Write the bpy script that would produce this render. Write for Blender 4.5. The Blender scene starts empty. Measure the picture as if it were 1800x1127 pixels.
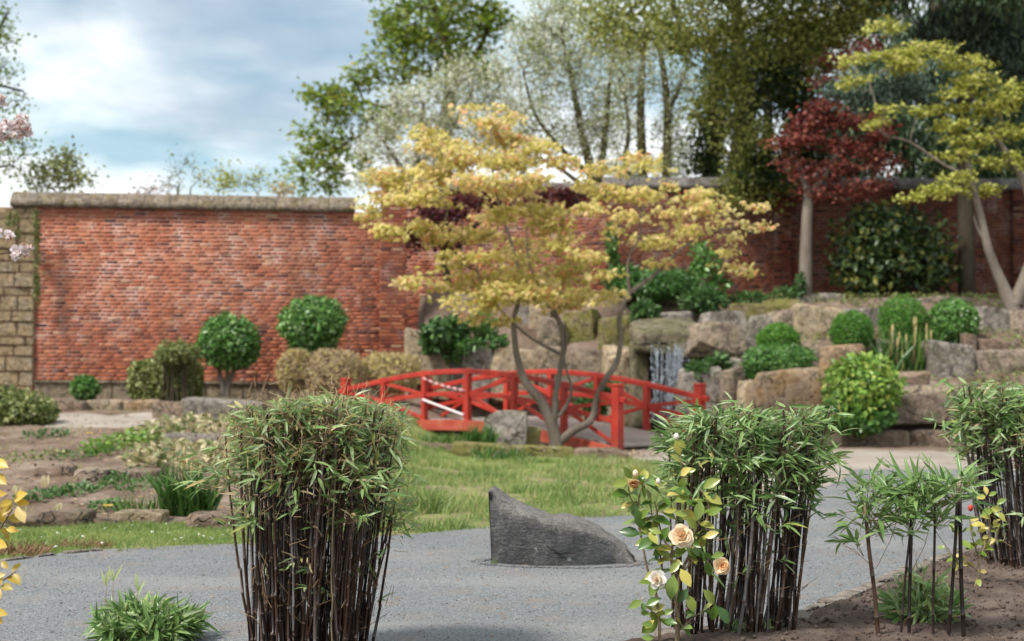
import bpy, bmesh, math, random
import numpy as np
from mathutils import Vector, Matrix, noise as mnoise

random.seed(7); RNG = np.random.default_rng(7)
SC = bpy.context.scene
COL = SC.collection
R = math.radians

# ------------------------------------------------------------------ camera
PITCH, ROLL, FPX, CX, CY = R(1.753), R(0.5), 2500.0, 900.0, 563.5
CAMP = Vector((0, 0, 1.5))
cam_d = bpy.data.cameras.new('camera'); cam = bpy.data.objects.new('camera', cam_d); COL.objects.link(cam)
CM = (Matrix.Rotation(math.pi / 2 + PITCH, 3, 'X') @ Matrix.Rotation(ROLL, 3, 'Z'))
cam.matrix_world = Matrix.Translation(CAMP) @ CM.to_4x4()
cam_d.sensor_width = 36; cam_d.lens = 50; cam_d.clip_end = 2000
cam_d.dof.use_dof = True; cam_d.dof.focus_distance = 7.7; cam_d.dof.aperture_fstop = 2.3
SC.camera = cam

# ------------------------------------------------------------------ sky, sun, exposure
SUN = Vector((-0.62, -0.42, 0.95)).normalized()
w = bpy.data.worlds.new('World'); SC.world = w; w.use_nodes = True
nt = w.node_tree; nt.nodes.clear()
def wn(t, **k):
    n = nt.nodes.new(t)
    for a, b in k.items(): setattr(n, a, b)
    return n
out = wn('ShaderNodeOutputWorld'); bg = wn('ShaderNodeBackground'); bg.inputs[1].default_value = 0.095
sky = wn('ShaderNodeTexSky', sky_type='NISHITA', sun_disc=False)
sky.sun_elevation = math.asin(SUN.z); sky.sun_rotation = math.atan2(SUN.x, SUN.y)
sky.air_density = 1.2; sky.dust_density = 1.0
tc = wn('ShaderNodeTexCoord'); sep = wn('ShaderNodeSeparateXYZ')
nt.links.new(tc.outputs['Generated'], sep.inputs[0])
def wm(op, a, b=None, c=None):
    m = wn('ShaderNodeMath', operation=op)
    for i, v in enumerate((a, b, c)):
        if v is None: continue
        if isinstance(v, (int, float)): m.inputs[i].default_value = v
        else: nt.links.new(v, m.inputs[i])
    return m.outputs[0]
zz = wm('ADD', wm('ABSOLUTE', sep.outputs[2]), 0.22)
comb = wn('ShaderNodeCombineXYZ')
nt.links.new(wm('DIVIDE', sep.outputs[0], zz), comb.inputs[0])
nt.links.new(wm('DIVIDE', sep.outputs[1], zz), comb.inputs[1])
CLOUD_OFF = (-5.094, 8.379, 2.181)
mp = wn('ShaderNodeMapping'); mp.inputs['Location'].default_value = CLOUD_OFF
nt.links.new(comb.outputs[0], mp.inputs[0])
n1 = wn('ShaderNodeTexNoise'); n1.inputs['Scale'].default_value = 0.85; n1.inputs['Detail'].default_value = 7; n1.inputs['Roughness'].default_value = 0.52
n1.inputs['Distortion'].default_value = 0.35
n2 = wn('ShaderNodeTexNoise'); n2.inputs['Scale'].default_value = 1.7; n2.inputs['Detail'].default_value = 5; n2.inputs['Roughness'].default_value = 0.5
nt.links.new(mp.outputs[0], n1.inputs[0]); nt.links.new(mp.outputs[0], n2.inputs[0])
cr = wn('ShaderNodeValToRGB'); cr.color_ramp.elements[0].position = 0.36; cr.color_ramp.elements[1].position = 0.49
cr.color_ramp.elements[0].color = (0.35, 0.35, 0.35, 1)
nt.links.new(n1.outputs[0], cr.inputs[0])
cc = wn('ShaderNodeValToRGB')                      # cloud shade: blue grey undersides to white
cc.color_ramp.elements[0].position = 0.36; cc.color_ramp.elements[0].color = (2.9, 4.2, 4.9, 1)
cc.color_ramp.elements[1].position = 0.52; cc.color_ramp.elements[1].color = (7.2, 7.45, 7.55, 1)
nt.links.new(n2.outputs[0], cc.inputs[0])
mx = wn('ShaderNodeMix', data_type='RGBA')
sk2 = wn('ShaderNodeMix', data_type='RGBA', blend_type='MULTIPLY'); sk2.inputs[0].default_value = 1.0
sk2.inputs[7].default_value = (0.40, 0.52, 0.60, 1)
nt.links.new(sky.outputs[0], sk2.inputs[6])
nt.links.new(cr.outputs[0], mx.inputs[0]); nt.links.new(sk2.outputs[2], mx.inputs[6]); nt.links.new(cc.outputs[0], mx.inputs[7])
nt.links.new(mx.outputs[2], bg.inputs[0]); nt.links.new(bg.outputs[0], out.inputs[0])
sd = bpy.data.lights.new('sun', 'SUN'); sd.energy = 3.0; sd.angle = R(10); sd.color = (1, 0.95, 0.88)
so = bpy.data.objects.new('sun', sd); COL.objects.link(so); so.rotation_euler = (-SUN).to_track_quat('-Z', 'Y').to_euler()
SC.view_settings.view_transform = 'Standard'; SC.view_settings.look = 'None'
SC.view_settings.exposure = 0.88; SC.view_settings.gamma = 1
SC.render.engine = 'CYCLES'
SC.cycles.max_bounces = 6; SC.cycles.transparent_max_bounces = 8
SC.cycles.use_denoising = True

# ------------------------------------------------------------------ helpers: projection
def ray(px, py): return CM @ Vector(((px - CX) / FPX, -(py - CY) / FPX, -1.0))
def at(px, py, Y):
    d = ray(px, py); return CAMP + d * (Y / d.y)
def gnd(px, py, z=0.0):
    d = ray(px, py); return CAMP + d * ((z - CAMP.z) / d.z)
def V3(v): return np.array([v[0], v[1], v[2]], float)
def mpp(Y): return Y / FPX                                  # metres in one photo pixel

# ------------------------------------------------------------------ helpers: objects
def tag(o, label=None, cat=None, group=None, kind=None):
    if label: o['label'] = label
    if cat: o['category'] = cat
    if group: o['group'] = group
    if kind: o['kind'] = kind
    return o
def thing(name, label, cat, loc=(0, 0, 0), group=None):
    o = bpy.data.objects.new(name, None); COL.objects.link(o); o.location = loc
    o.empty_display_size = 0.1
    return tag(o, label, cat, group)
def mk(name, V, T, tint=None, mat=None, smooth=False, offset=None, extra=None):
    V = np.asarray(V, np.float32).reshape(-1, 3); T = np.asarray(T, np.int32).reshape(-1, 3)
    if offset is not None: V = V - np.asarray(offset, np.float32)
    me = bpy.data.meshes.new(name)
    me.vertices.add(len(V)); me.vertices.foreach_set('co', V.ravel())
    me.loops.add(T.size); me.loops.foreach_set('vertex_index', T.ravel())
    me.polygons.add(len(T)); me.polygons.foreach_set('loop_start', np.arange(0, T.size, 3, dtype=np.int32))
    if smooth: me.polygons.foreach_set('use_smooth', np.ones(len(T), bool))
    if tint is not None:
        a = me.attributes.new('tint', 'FLOAT', 'POINT'); a.data.foreach_set('value', np.asarray(tint, np.float32).ravel())
    if extra:
        for k, v in extra.items():
            a = me.attributes.new(k, 'FLOAT', 'POINT'); a.data.foreach_set('value', np.asarray(v, np.float32).ravel())
    me.update(calc_edges=True)
    if mat: me.materials.append(mat)
    return me
def ob(name, me, parent=None, loc=None, kind=None):
    o = bpy.data.objects.new(name, me); COL.objects.link(o)
    if parent is not None: o.parent = parent
    if loc is not None: o.location = loc
    if kind: o['kind'] = kind
    return o
def part(name, V, T, parent, mat, tint=None, smooth=False, kind=None):
    """world-space geometry as a child of an unrotated thing"""
    return ob(name, mk(name, V, T, tint, mat, smooth, offset=V3(parent.matrix_basis.translation) + (V3(parent.parent.matrix_basis.translation) if parent.parent else 0)), parent, kind=kind)
def cat_geo(gs):
    Vs, Ts, ts, n = [], [], [], 0
    for g in gs:
        Vs.append(g[0]); Ts.append(np.asarray(g[1]) + n); n += len(g[0])
        ts.append(g[2] if len(g) > 2 and g[2] is not None else np.zeros(len(g[0])))
    return np.concatenate(Vs), np.concatenate(Ts), np.concatenate(ts)

# ------------------------------------------------------------------ helpers: shapes
BOXT = np.array([[0,2,1],[0,3,2],[4,5,6],[4,6,7],[0,1,5],[0,5,4],[1,2,6],[1,6,5],[2,3,7],[2,7,6],[3,0,4],[3,4,7]])
def boxv(c, ax, ay, az):
    c, ax, ay, az = map(np.asarray, (c, ax, ay, az)); o = []
    for sz in (-1, 1):
        for sx, sy in ((-1,-1),(1,-1),(1,1),(-1,1)): o.append(c + ax*sx + ay*sy + az*sz)
    return np.array(o)
def bev_box(name, dims, bev, mat, seg=1):
    bm = bmesh.new(); bmesh.ops.create_cube(bm, size=1)
    bmesh.ops.scale(bm, vec=dims, verts=bm.verts)
    bmesh.ops.bevel(bm, geom=bm.edges[:], offset=bev, segments=seg, affect='EDGES')
    me = bpy.data.meshes.new(name); bm.to_mesh(me); bm.free(); me.materials.append(mat); return me
def bar(name, p0, p1, wdt, hgt, mat, parent, bev=0.008, up=(0, 0, 1)):
    """bevelled bar between two world points"""
    p0, p1 = Vector(p0), Vector(p1); d = p1 - p0; L = d.length; y = d.normalized()
    x = y.cross(Vector(up)).normalized(); z = x.cross(y)
    me = bev_box(name, (wdt, L, hgt), bev, mat)
    o = ob(name, me, parent); M = Matrix((x, y, z)).transposed().to_4x4()
    M.translation = (p0 + p1) / 2 - parent.matrix_basis.translation
    o.matrix_basis = M
    return o
def tubes(P0, P1, R0, R1, n=5, tint=None):
    P0, P1 = np.asarray(P0, float), np.asarray(P1, float); S = len(P0)
    d = P1 - P0; L = np.linalg.norm(d, axis=1, keepdims=True); d = d / np.maximum(L, 1e-6)
    a = np.where(np.abs(d[:, 2:3]) > 0.9, np.array([[1., 0, 0]]), np.array([[0, 0, 1.]]))
    x = np.cross(d, a); x /= np.linalg.norm(x, axis=1, keepdims=True); y = np.cross(d, x)
    th = np.arange(n) * 2 * math.pi / n
    ring = x[:, None, :] * np.cos(th)[None, :, None] + y[:, None, :] * np.sin(th)[None, :, None]
    V = np.concatenate([P0[:, None, :] + ring * np.asarray(R0)[:, None, None], P1[:, None, :] + ring * np.asarray(R1)[:, None, None]], 1)
    i = np.arange(n); j = (i + 1) % n
    t = np.concatenate([np.stack([i, i + n, j], 1), np.stack([j, i + n, j + n], 1)])
    T = t[None] + (np.arange(S) * 2 * n)[:, None, None]
    tv = np.repeat(np.zeros(S) if tint is None else np.asarray(tint, float), 2 * n)
    return V.reshape(-1, 3), T.reshape(-1, 3), tv
def polytube(pts, rad, n=7, tint=0.0, cap=True):
    """one continuous tapered tube through points"""
    P = np.asarray(pts, float); k = len(P); rad = np.broadcast_to(np.asarray(rad, float), (k,))
    d = np.gradient(P, axis=0); d /= np.maximum(np.linalg.norm(d, axis=1, keepdims=True), 1e-9)
    ref = np.array([1., 0, 0]) if abs(d[0, 2]) > 0.7 else np.array([0, 0, 1.])
    V = []; th = np.arange(n) * 2 * math.pi / n
    for i in range(k):
        x = np.cross(d[i], ref); x /= np.linalg.norm(x); y = np.cross(d[i], x)
        V.append(P[i] + (np.outer(np.cos(th), x) + np.outer(np.sin(th), y)) * rad[i])
    V = np.concatenate(V); T = []
    for i in range(k - 1):
        for a in range(n):
            b = (a + 1) % n; p = i * n
            T += [[p + a, p + n + a, p + b], [p + b, p + n + a, p + n + b]]
    if cap:
        V = np.concatenate([V, P[-1:]]); c = len(V) - 1
        for a in range(n): T.append([(k - 1) * n + (a + 1) % n, (k - 1) * n + a, c])
    return V, np.array(T), np.full(len(V), tint)
def smoothpath(pts, k=5):
    P = np.asarray(pts, float); n = len(P)
    if n < 3: return P
    Q = np.vstack([2*P[0]-P[1], P, 2*P[-1]-P[-2]]); o = []
    for i in range(1, n):
        a, b, c, d = Q[i-1], Q[i], Q[i+1], Q[i+2]
        for t in np.linspace(0, 1, k, endpoint=False):
            o.append(0.5*((2*b)+(-a+c)*t+(2*a-5*b+4*c-d)*t*t+(-a+3*b-3*c+d)*t**3))
    o.append(P[-1]); return np.array(o)
def unit(a): return a / np.maximum(np.linalg.norm(a, axis=-1, keepdims=True), 1e-9)
def basis(d, n):
    y = unit(d); x = unit(np.cross(y, n)); z = np.cross(x, y)
    return np.stack([x, y, z], axis=-1)
def instance(tV, tT, M, loc, scale, tint):
    N, k = len(loc), len(tV); scale = np.asarray(scale, float)
    if scale.ndim == 1: scale = scale[:, None].repeat(3, 1)
    V = np.einsum('nij,nkj->nki', M, tV[None] * scale[:, None, :]) + loc[:, None, :]
    T = tT[None] + (np.arange(N) * k)[:, None, None]
    return V.reshape(-1, 3), T.reshape(-1, 3), np.repeat(tint, k)
def rdir(n):
    v = RNG.normal(size=(n, 3)); return unit(v)
# leaf templates: along +Y, normal +Z, unit length
def strip_leaf(stations, widths, droop=0.15, fold=0.15):
    V, T = [], []
    for s, wd in zip(stations, widths):
        z = -droop * s * s
        V += [[-wd, s, z + fold * wd], [0, s, z], [wd, s, z + fold * wd]]
    for i in range(len(stations) - 1):
        a = i * 3
        for q in (0, 1): T += [[a+q, a+q+1, a+q+4], [a+q, a+q+4, a+q+3]]
    return np.array(V, float), np.array(T)
L_QUAD = (np.array([[0,0,0],[.34,.45,.08],[0,1,-.05],[-.34,.45,.08]], float), np.array([[0,1,2],[0,2,3]]))
L_NARROW = (np.array([[0,0,0],[.16,.4,.04],[0,1,-.1],[-.16,.4,.04]], float), np.array([[0,1,2],[0,2,3]]))
L_BAMBOO = strip_leaf([0,.06,.22,.5,.8,1.0],[.006,.03,.07,.075,.04,.002], .22, .5)
L_CAM = strip_leaf([0,.08,.3,.55,.8,.93,1.0],[.012,.06,.22,.27,.17,.06,.004], .18, .35)
L_BLADE = (np.array([[-.03,0,0],[.03,0,0],[.022,.5,.04],[-.022,.5,.04],[0,1,-.12]], float), np.array([[0,1,2],[0,2,3],[3,2,4]]))
L_GRASS = (np.array([[-.055,0,0],[.055,0,0],[0,1,0.1]], float), np.array([[0,1,2]]))
def maple_leaf():
    V = [[0,0,0]]; T = []; lob = [(-120,.5),(-72,.82),(-34,.98),(0,1.05),(34,.98),(72,.82),(120,.5)]
    pts = []
    for i, (a, r) in enumerate(lob):
        pts.append((a, r))
        if i < len(lob) - 1: pts.append(((a + lob[i+1][0]) / 2, .5))
    for a, r in pts: V.append([math.sin(R(a))*r*.62, math.cos(R(a))*r*.62 + .1, -.28*r*r + (.06 if r < .7 else 0)])
    for i in range(1, len(V) - 1): T.append([0, i + 1, i])
    return np.array(V), np.array(T)
L_MAPLE = maple_leaf()
def leaf_parts(parent, name, tmpl, M, loc, scale, tint, mat, n=300, rest='foliage', smooth=False, nv=8):
    """the n leaves nearest the camera as parts of their own, the rest as one stuff part"""
    N = len(loc); scale = np.asarray(scale, float)
    if scale.ndim == 1: scale = scale[:, None].repeat(3, 1)
    face = np.abs(np.einsum('ni,ni->n', M[:, :, 2], unit(loc - V3(CAMP))))
    dist = np.linalg.norm(loc - V3(CAMP), axis=1)
    key = scale[:, 1] * (0.3 + face) / (dist - dist.min() + 0.25 * (dist.max() - dist.min()) + 0.02)
    order = np.argsort(-key); pick = order[:n]; rst = order[n:]
    off = V3(parent.matrix_basis.translation)
    lo, hi = (tint.min(), tint.max()) if N else (0, 1)
    vs = []
    for k in range(nv):
        tv = lo + (hi - lo) * (k + .5) / nv
        vs.append(mk(name, tmpl[0], tmpl[1], np.full(len(tmpl[0]), tv), mat, smooth))
    for i in pick:
        k = min(nv - 1, int((tint[i] - lo) / max(hi - lo, 1e-6) * nv))
        A = Matrix([list(M[i, r] * scale[i]) + [loc[i, r] - off[r]] for r in range(3)] + [[0, 0, 0, 1]])
        o = bpy.data.objects.new(name, vs[k]); COL.objects.link(o); o.parent = parent; o.matrix_basis = A
    if len(rst):
        V, T, t = instance(tmpl[0], tmpl[1], M[rst], loc[rst], scale[rst], tint[rst])
        part(rest, V, T, parent, mat, t, smooth, kind='stuff')

# ------------------------------------------------------------------ materials
class NT:
    def __init__(s, name):
        s.m = bpy.data.materials.new(name); s.m.use_nodes = True; s.t = s.m.node_tree; s.t.nodes.clear()
        s.out = s.n('ShaderNodeOutputMaterial')
    def n(s, t, **k):
        x = s.t.nodes.new(t)
        for a, b in k.items(): setattr(x, a, b)
        return x
    def l(s, a, b): s.t.links.new(a, b)
    def set(s, sock, v):
        if isinstance(v, bpy.types.NodeSocket): s.l(v, sock)
        elif isinstance(v, (tuple, list)): sock.default_value = tuple(v) if len(v) != 3 or sock.type == 'VECTOR' else (*v, 1)
        else: sock.default_value = v
    def coord(s, kind='Object', scale=(1, 1, 1), rnd=False):
        c = s.n('ShaderNodeTexCoord'); mpn = s.n('ShaderNodeMapping'); s.l(c.outputs[kind], mpn.inputs[0]); mpn.inputs['Scale'].default_value = scale
        if rnd:
            o = s.n('ShaderNodeObjectInfo'); v = s.n('ShaderNodeVectorMath', operation='SCALE'); v.inputs[0].default_value = (37, 51, 23)
            s.l(o.outputs['Random'], v.inputs['Scale']); s.l(v.outputs[0], mpn.inputs['Location'])
        return mpn.outputs[0]
    def pos(s, scale=(1, 1, 1)):
        c = s.n('ShaderNodeNewGeometry'); mpn = s.n('ShaderNodeMapping'); s.l(c.outputs['Position'], mpn.inputs[0]); mpn.inputs['Scale'].default_value = scale
        return mpn.outputs[0]
    def noise(s, vec, scale, detail=4, rough=.55, dist=0.0):
        x = s.n('ShaderNodeTexNoise'); s.l(vec, x.inputs[0]); x.inputs['Scale'].default_value = scale
        x.inputs['Detail'].default_value = detail; x.inputs['Roughness'].default_value = rough; x.inputs['Distortion'].default_value = dist
        return x.outputs[0]
    def ramp(s, fac, stops, interp='LINEAR'):
        x = s.n('ShaderNodeValToRGB'); s.l(fac, x.inputs[0]); e = x.color_ramp.elements; x.color_ramp.interpolation = interp
        while len(e) < len(stops): e.new(0.5)
        for i, (p, c) in enumerate(stops):
            e[i].position = p; e[i].color = (*c, 1) if not isinstance(c, (int, float)) else (c, c, c, 1)
        return x.outputs[0]
    def mix(s, fac, a, b, blend='MIX'):
        x = s.n('ShaderNodeMix', data_type='RGBA', blend_type=blend); s.set(x.inputs[0], fac); s.set(x.inputs[6], a); s.set(x.inputs[7], b); return x.outputs[2]
    def math(s, op, a, b=0.0):
        x = s.n('ShaderNodeMath', operation=op); s.set(x.inputs[0], a); s.set(x.inputs[1], b); return x.outputs[0]
    def attr(s, name):
        a = s.n('ShaderNodeAttribute'); a.attribute_name = name; return a.outputs['Fac']
    def bump(s, h, strength=.4, dist=.02):
        b = s.n('ShaderNodeBump'); s.l(h, b.inputs['Height']); b.inputs['Strength'].default_value = strength; b.inputs['Distance'].default_value = dist
        return b.outputs[0]
    def up(s):
        g = s.n('ShaderNodeNewGeometry'); x = s.n('ShaderNodeSeparateXYZ'); s.l(g.outputs['Normal'], x.inputs[0]); return x.outputs[2]
    def bsdf(s, col, rough=.8, normal=None, spec=.3, metal=0):
        p = s.n('ShaderNodeBsdfPrincipled'); s.set(p.inputs['Base Color'], col); s.set(p.inputs['Roughness'], rough)
        p.inputs['Specular IOR Level'].default_value = spec; p.inputs['Metallic'].default_value = metal
        if normal is not None: s.l(normal, p.inputs['Normal'])
        return p
    def done(s, sh): s.l(sh.outputs[0], s.out.inputs[0]); return s.m
def leafmat(name, stops, rough=.45, trans=.3, spec=.4):
    s = NT(name); col = s.ramp(s.attr('tint'), stops)
    col = s.mix(s.math('MULTIPLY', s.noise(s.pos(), 9, 2), .35), col, (0.25, 0.22, 0.06), 'MULTIPLY') if False else col
    p = s.bsdf(col, rough, spec=spec); t = s.n('ShaderNodeBsdfTranslucent'); s.l(col, t.inputs[0])
    m = s.n('ShaderNodeMixShader'); m.inputs[0].default_value = trans; s.l(p.outputs[0], m.inputs[1]); s.l(t.outputs[0], m.inputs[2])
    return s.done(m)
def rockmat(name, c1, c2, c3, moss=0.0, mosscol=(.09, .1, .02), sc=1.6):
    s = NT(name); v = s.coord('Object', rnd=True)
    a = s.noise(v, sc, 6, .6, .4); b = s.noise(v, sc * 5, 6, .65); c = s.noise(v, sc * 26, 4, .7)
    col = s.ramp(a, [(.3, c1), (.5, c2), (.68, c3)])
    col = s.mix(s.math('MULTIPLY', s.ramp(b, [(.35, 1.), (.56, 0.)]), .75), col, tuple(x * .42 for x in c1))
    col = s.mix(s.ramp(b, [(.62, 0.), (.75, .55)]), col, tuple(min(1, x * 1.6 + .05) for x in c2))
    col = s.mix(s.math('MULTIPLY', c, .45), col, (.5, .5, .5), 'OVERLAY')
    if moss:
        f = s.math('MULTIPLY', s.ramp(s.noise(v, sc * 2.2, 5, .7), [(.5 - .2 * moss, 0.), (.62 - .12 * moss, 1.)]), min(1, .75 * moss + .15))
        col = s.mix(f, col, mosscol)
    dv = s.n('ShaderNodeVectorMath', operation='ADD'); nv = s.n('ShaderNodeTexNoise'); s.l(v, nv.inputs[0]); nv.inputs['Scale'].default_value = sc * 2; s.l(v, dv.inputs[0]); s.l(nv.outputs['Color'], dv.inputs[1])
    vo = s.n('ShaderNodeTexVoronoi', feature='DISTANCE_TO_EDGE'); s.l(dv.outputs[0], vo.inputs[0]); vo.inputs['Scale'].default_value = sc * .9
    crk = s.ramp(vo.outputs['Distance'], [(.0, 1.), (.022, 0.)]); col = s.mix(s.math('MULTIPLY', crk, s.ramp(a, [(.42, 0.), (.55, .85)])), col, (.03, .024, .018))
    lich = s.math('MULTIPLY', s.ramp(s.noise(v, sc * 9, 3, .5), [(.66, 0.), (.7, 1.)]), s.ramp(a, [(.45, 0.), (.6, .7)])); col = s.mix(lich, col, (.50, .49, .42))
    h = s.math('SUBTRACT', s.math('ADD', s.math('MULTIPLY', b, .7), s.math('MULTIPLY', c, .3)), s.math('MULTIPLY', crk, .6))
    return s.done(s.bsdf(col, .88, s.bump(h, 1.0, .10), .2))
def barkmat(name, c1, c2, sc=6):
    s = NT(name); v = s.pos((1, 1, .25)); a = s.noise(v, sc, 5, .65); b = s.noise(s.pos(), sc * 5, 4, .6)
    col = s.mix(s.math('MULTIPLY', b, .5), s.ramp(a, [(.35, c1), (.65, c2)]), tuple(x * .5 for x in c1))
    return s.done(s.bsdf(col, .85, s.bump(s.math('ADD', a, b), .5, .02), .2))
def tintmat(name, stops, rough=.7, spec=.3):
    s = NT(name); return s.done(s.bsdf(s.ramp(s.attr('tint'), stops), rough, spec=spec))

M_BRICK_STOPS = [(0, (.085, .030, .028)), (.12, (.16, .048, .036)), (.27, (.29, .080, .046)), (.55, (.365, .108, .057)), (.8, (.42, .145, .076)), (.93, (.46, .20, .11)), (1, (.46, .28, .19))]
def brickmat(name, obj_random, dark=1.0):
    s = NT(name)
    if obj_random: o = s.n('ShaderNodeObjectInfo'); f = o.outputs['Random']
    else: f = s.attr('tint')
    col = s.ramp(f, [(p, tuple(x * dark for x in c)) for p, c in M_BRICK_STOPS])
    big = s.noise(s.pos((1, 1, .35)), .9, 5, .6); sm = s.noise(s.pos(), 22, 4, .7)
    col = s.mix(s.math('MULTIPLY', s.ramp(big, [(.46, 0.), (.66, 1.)]), .55), col, (.15 * dark, .065 * dark, .045 * dark))
    strk = s.noise(s.pos((1, 1, .08)), 2.6, 5, .65); col = s.mix(s.math('MULTIPLY', s.ramp(strk, [(.52, 0.), (.7, 1.)]), .45), col, (.12 * dark, .06 * dark, .045 * dark))
    eff = s.ramp(s.noise(s.pos((1, 1, .6)), 1.7, 6, .7), [(.58, 0.), (.75, .5)])
    col = s.mix(eff, col, (.5, .42, .40)); col = s.mix(s.math('MULTIPLY', sm, .4), col, (.5, .5, .5), 'OVERLAY')
    return s.done(s.bsdf(col, .9, s.bump(sm, .12, .006), .15))
MB_OBJ, MB_TINT = brickmat('brick_single', True), brickmat('brick_mass', False)
MD_OBJ, MD_TINT = brickmat('shaded_brick_single', True, .42), brickmat('shaded_brick_mass', False, .42)  # same brick darkened: tree shade on the right terrace wall put into the colour
def _mortar(k=1.0):
    s = NT('mortar'); a = s.noise(s.pos(), 2.0, 6, .7); b = s.noise(s.pos(), 30, 3)
    col = s.ramp(a, [(.32, (.28 * k, .115 * k, .075 * k)), (.5, (.42 * k, .22 * k, .155 * k)), (.68, (.60 * k, .47 * k, .42 * k))])
    return s.done(s.bsdf(col, .95, s.bump(b, .3, .01), .1))
M_MORTAR = _mortar(); M_MORTAR_D = _mortar(.38)  # second mortar darkened likewise, shade painted in for the right terrace wall
M_COPING = rockmat('coping_stone', (.16, .125, .095), (.33, .27, .215), (.26, .23, .19), .25, (.20, .15, .02), 2.2)
M_COPING2 = rockmat('coping_stone_grey', (.13, .115, .105), (.24, .215, .20), (.30, .27, .25), .1, (.12, .11, .03), 2.2)
M_SANDSTONE = rockmat('sandstone_blocks', (.37, .26, .14), (.47, .36, .22), (.42, .35, .26), .1, (.06, .05, .03), 2.4)
M_PLINTH = rockmat('plinth_stone', (.24, .18, .12), (.36, .29, .20), (.20, .17, .14), .2, (.08, .07, .04), 2.0)
RK = {
 'tan': rockmat('rock_tan', (.38, .27, .17), (.48, .38, .26), (.28, .23, .18), .15),
 'brown': rockmat('rock_brown', (.20, .15, .12), (.33, .26, .20), (.42, .32, .22), .2),
 'grey': rockmat('rock_grey', (.18, .155, .135), (.32, .28, .245), (.42, .36, .31), .18),
 'mossy': rockmat('rock_mossy', (.22, .16, .09), (.31, .25, .15), (.26, .2, .13), .75, (.17, .17, .03)),
 'orange': rockmat('rock_orange', (.40, .23, .10), (.42, .30, .20), (.27, .225, .185), .18),
 'wet': rockmat('rock_wet', (.16, .13, .09), (.22, .19, .13), (.26, .21, .14), .45, (.10, .11, .03)),
 'dark': rockmat('rock_dark', (.028, .028, .03), (.06, .06, .062), (.10, .098, .096), .0, sc=2.6),
 'low': rockmat('rock_low', (.20, .135, .10), (.30, .215, .16), (.25, .20, .16), .2, (.10, .10, .03)),
}
def _fin():
    s = NT('dark_fin_stone'); v = s.coord('Object')
    a = s.noise(v, 3.2, 7, .65, .6); b = s.noise(v, 17, 6, .7); c = s.noise(v, 80, 3, .6)
    col = s.ramp(a, [(.32, (.04, .04, .042)), (.55, (.085, .085, .087)), (.75, (.15, .147, .143))])
    col = s.mix(s.ramp(b, [(.5, 0.), (.68, .6)]), col, (.17, .165, .16))
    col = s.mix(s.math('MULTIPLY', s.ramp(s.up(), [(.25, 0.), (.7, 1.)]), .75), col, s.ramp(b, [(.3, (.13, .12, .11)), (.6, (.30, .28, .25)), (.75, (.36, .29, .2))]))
    vo = s.n('ShaderNodeTexVoronoi'); s.l(v, vo.inputs[0]); vo.inputs['Scale'].default_value = 7
    col = s.mix(s.math('MULTIPLY', s.ramp(vo.outputs['Distance'], [(.07, 1.), (.12, 0.)]), s.ramp(s.noise(v, 2.2, 2), [(.52, 0.), (.56, 1.)])), col, (.42, .42, .41))
    h = s.math('ADD', s.math('MULTIPLY', b, .7), s.math('MULTIPLY', c, .35))
    st = s.noise(s.coord('Object', (6, 22, 30)), 1.6, 6, .7); col = s.mix(s.ramp(st, [(.52, 0.), (.66, .55)]), col, (.20, .195, .19)); col = s.mix(s.math('MULTIPLY', s.ramp(c, [(.4, 1.), (.55, 0.)]), .5), col, (.015, .015, .016))
    return s.done(s.bsdf(col, .8, s.bump(s.math('ADD', h, st), 1.0, .03), .35))
M_FIN = _fin()
M_BARK_MAPLE = barkmat('maple_bark', (.13, .105, .08), (.25, .205, .165))
M_BARK_DARK = barkmat('dark_bark', (.04, .032, .02), (.085, .07, .045), 3)
M_BARK_MOSS = barkmat('mossy_bark', (.075, .065, .025), (.15, .13, .06), 3)
M_BARK_GREY = barkmat('grey_bark', (.15, .12, .095), (.27, .23, .19), 4)
M_BARK_PALE = barkmat('pale_bark', (.3, .29, .28), (.5, .5, .5), 4)
M_TWIG = tintmat('cane_twigs', [(0, (.10, .065, .04)), (.5, (.25, .16, .08)), (1, (.45, .33, .19))], .7)
M_CULM = tintmat('bamboo_culm', [(0, (.012, .009, .008)), (.3, (.03, .017, .012)), (.5, (.075, .04, .024)), (.62, (.15, .14, .14)), (.75, (.13, .11, .03)), (.87, (.22, .17, .06)), (1, (.34, .30, .25))], .32, .5)
ML_BAMBOO = leafmat('bamboo_leaf', [(0, (.055, .12, .03)), (.25, (.155, .27, .075)), (.5, (.26, .38, .13)), (.68, (.37, .46, .27)), (.82, (.37, .41, .11)), (.92, (.50, .40, .18)), (1, (.58, .46, .29))], .34, .36, .5)
ML_CAM = leafmat('camellia_leaf', [(0, (.03, .085, .02)), (.3, (.10, .19, .03)), (.55, (.22, .28, .05)), (.8, (.47, .42, .09)), (1, (.62, .50, .17))], .3, .22, .5)
ML_YELLOW = leafmat('yellow_leaf', [(0, (.20, .17, .02)), (.4, (.42, .30, .04)), (.7, (.62, .42, .06)), (.85, (.6, .48, .2)), (1, (.55, .25, .05))], .4, .3)
ML_MAPLE = leafmat('golden_maple_leaf', [(0, (.42, .38, .09)), (.22, (.60, .54, .14)), (.5, (.78, .69, .25)), (.72, (.86, .74, .36)), (.86, (.88, .62, .34)), (1, (.80, .40, .20))], .5, .6, .3)
ML_RED = leafmat('red_maple_leaf', [(0, (.10, .024, .02)), (.4, (.24, .055, .042)), (.8, (.36, .10, .075)), (1, (.40, .17, .10))], .5, .35)
ML_PURPLE = leafmat('purple_maple_leaf', [(0, (.05, .012, .014)), (.5, (.10, .02, .02)), (1, (.17, .04, .025))], .5, .3)
ML_LIME = leafmat('lime_maple_leaf', [(0, (.19, .20, .03)), (.3, (.40, .42, .06)), (.7, (.60, .62, .14)), (1, (.70, .64, .24))], .5, .4)
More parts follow.
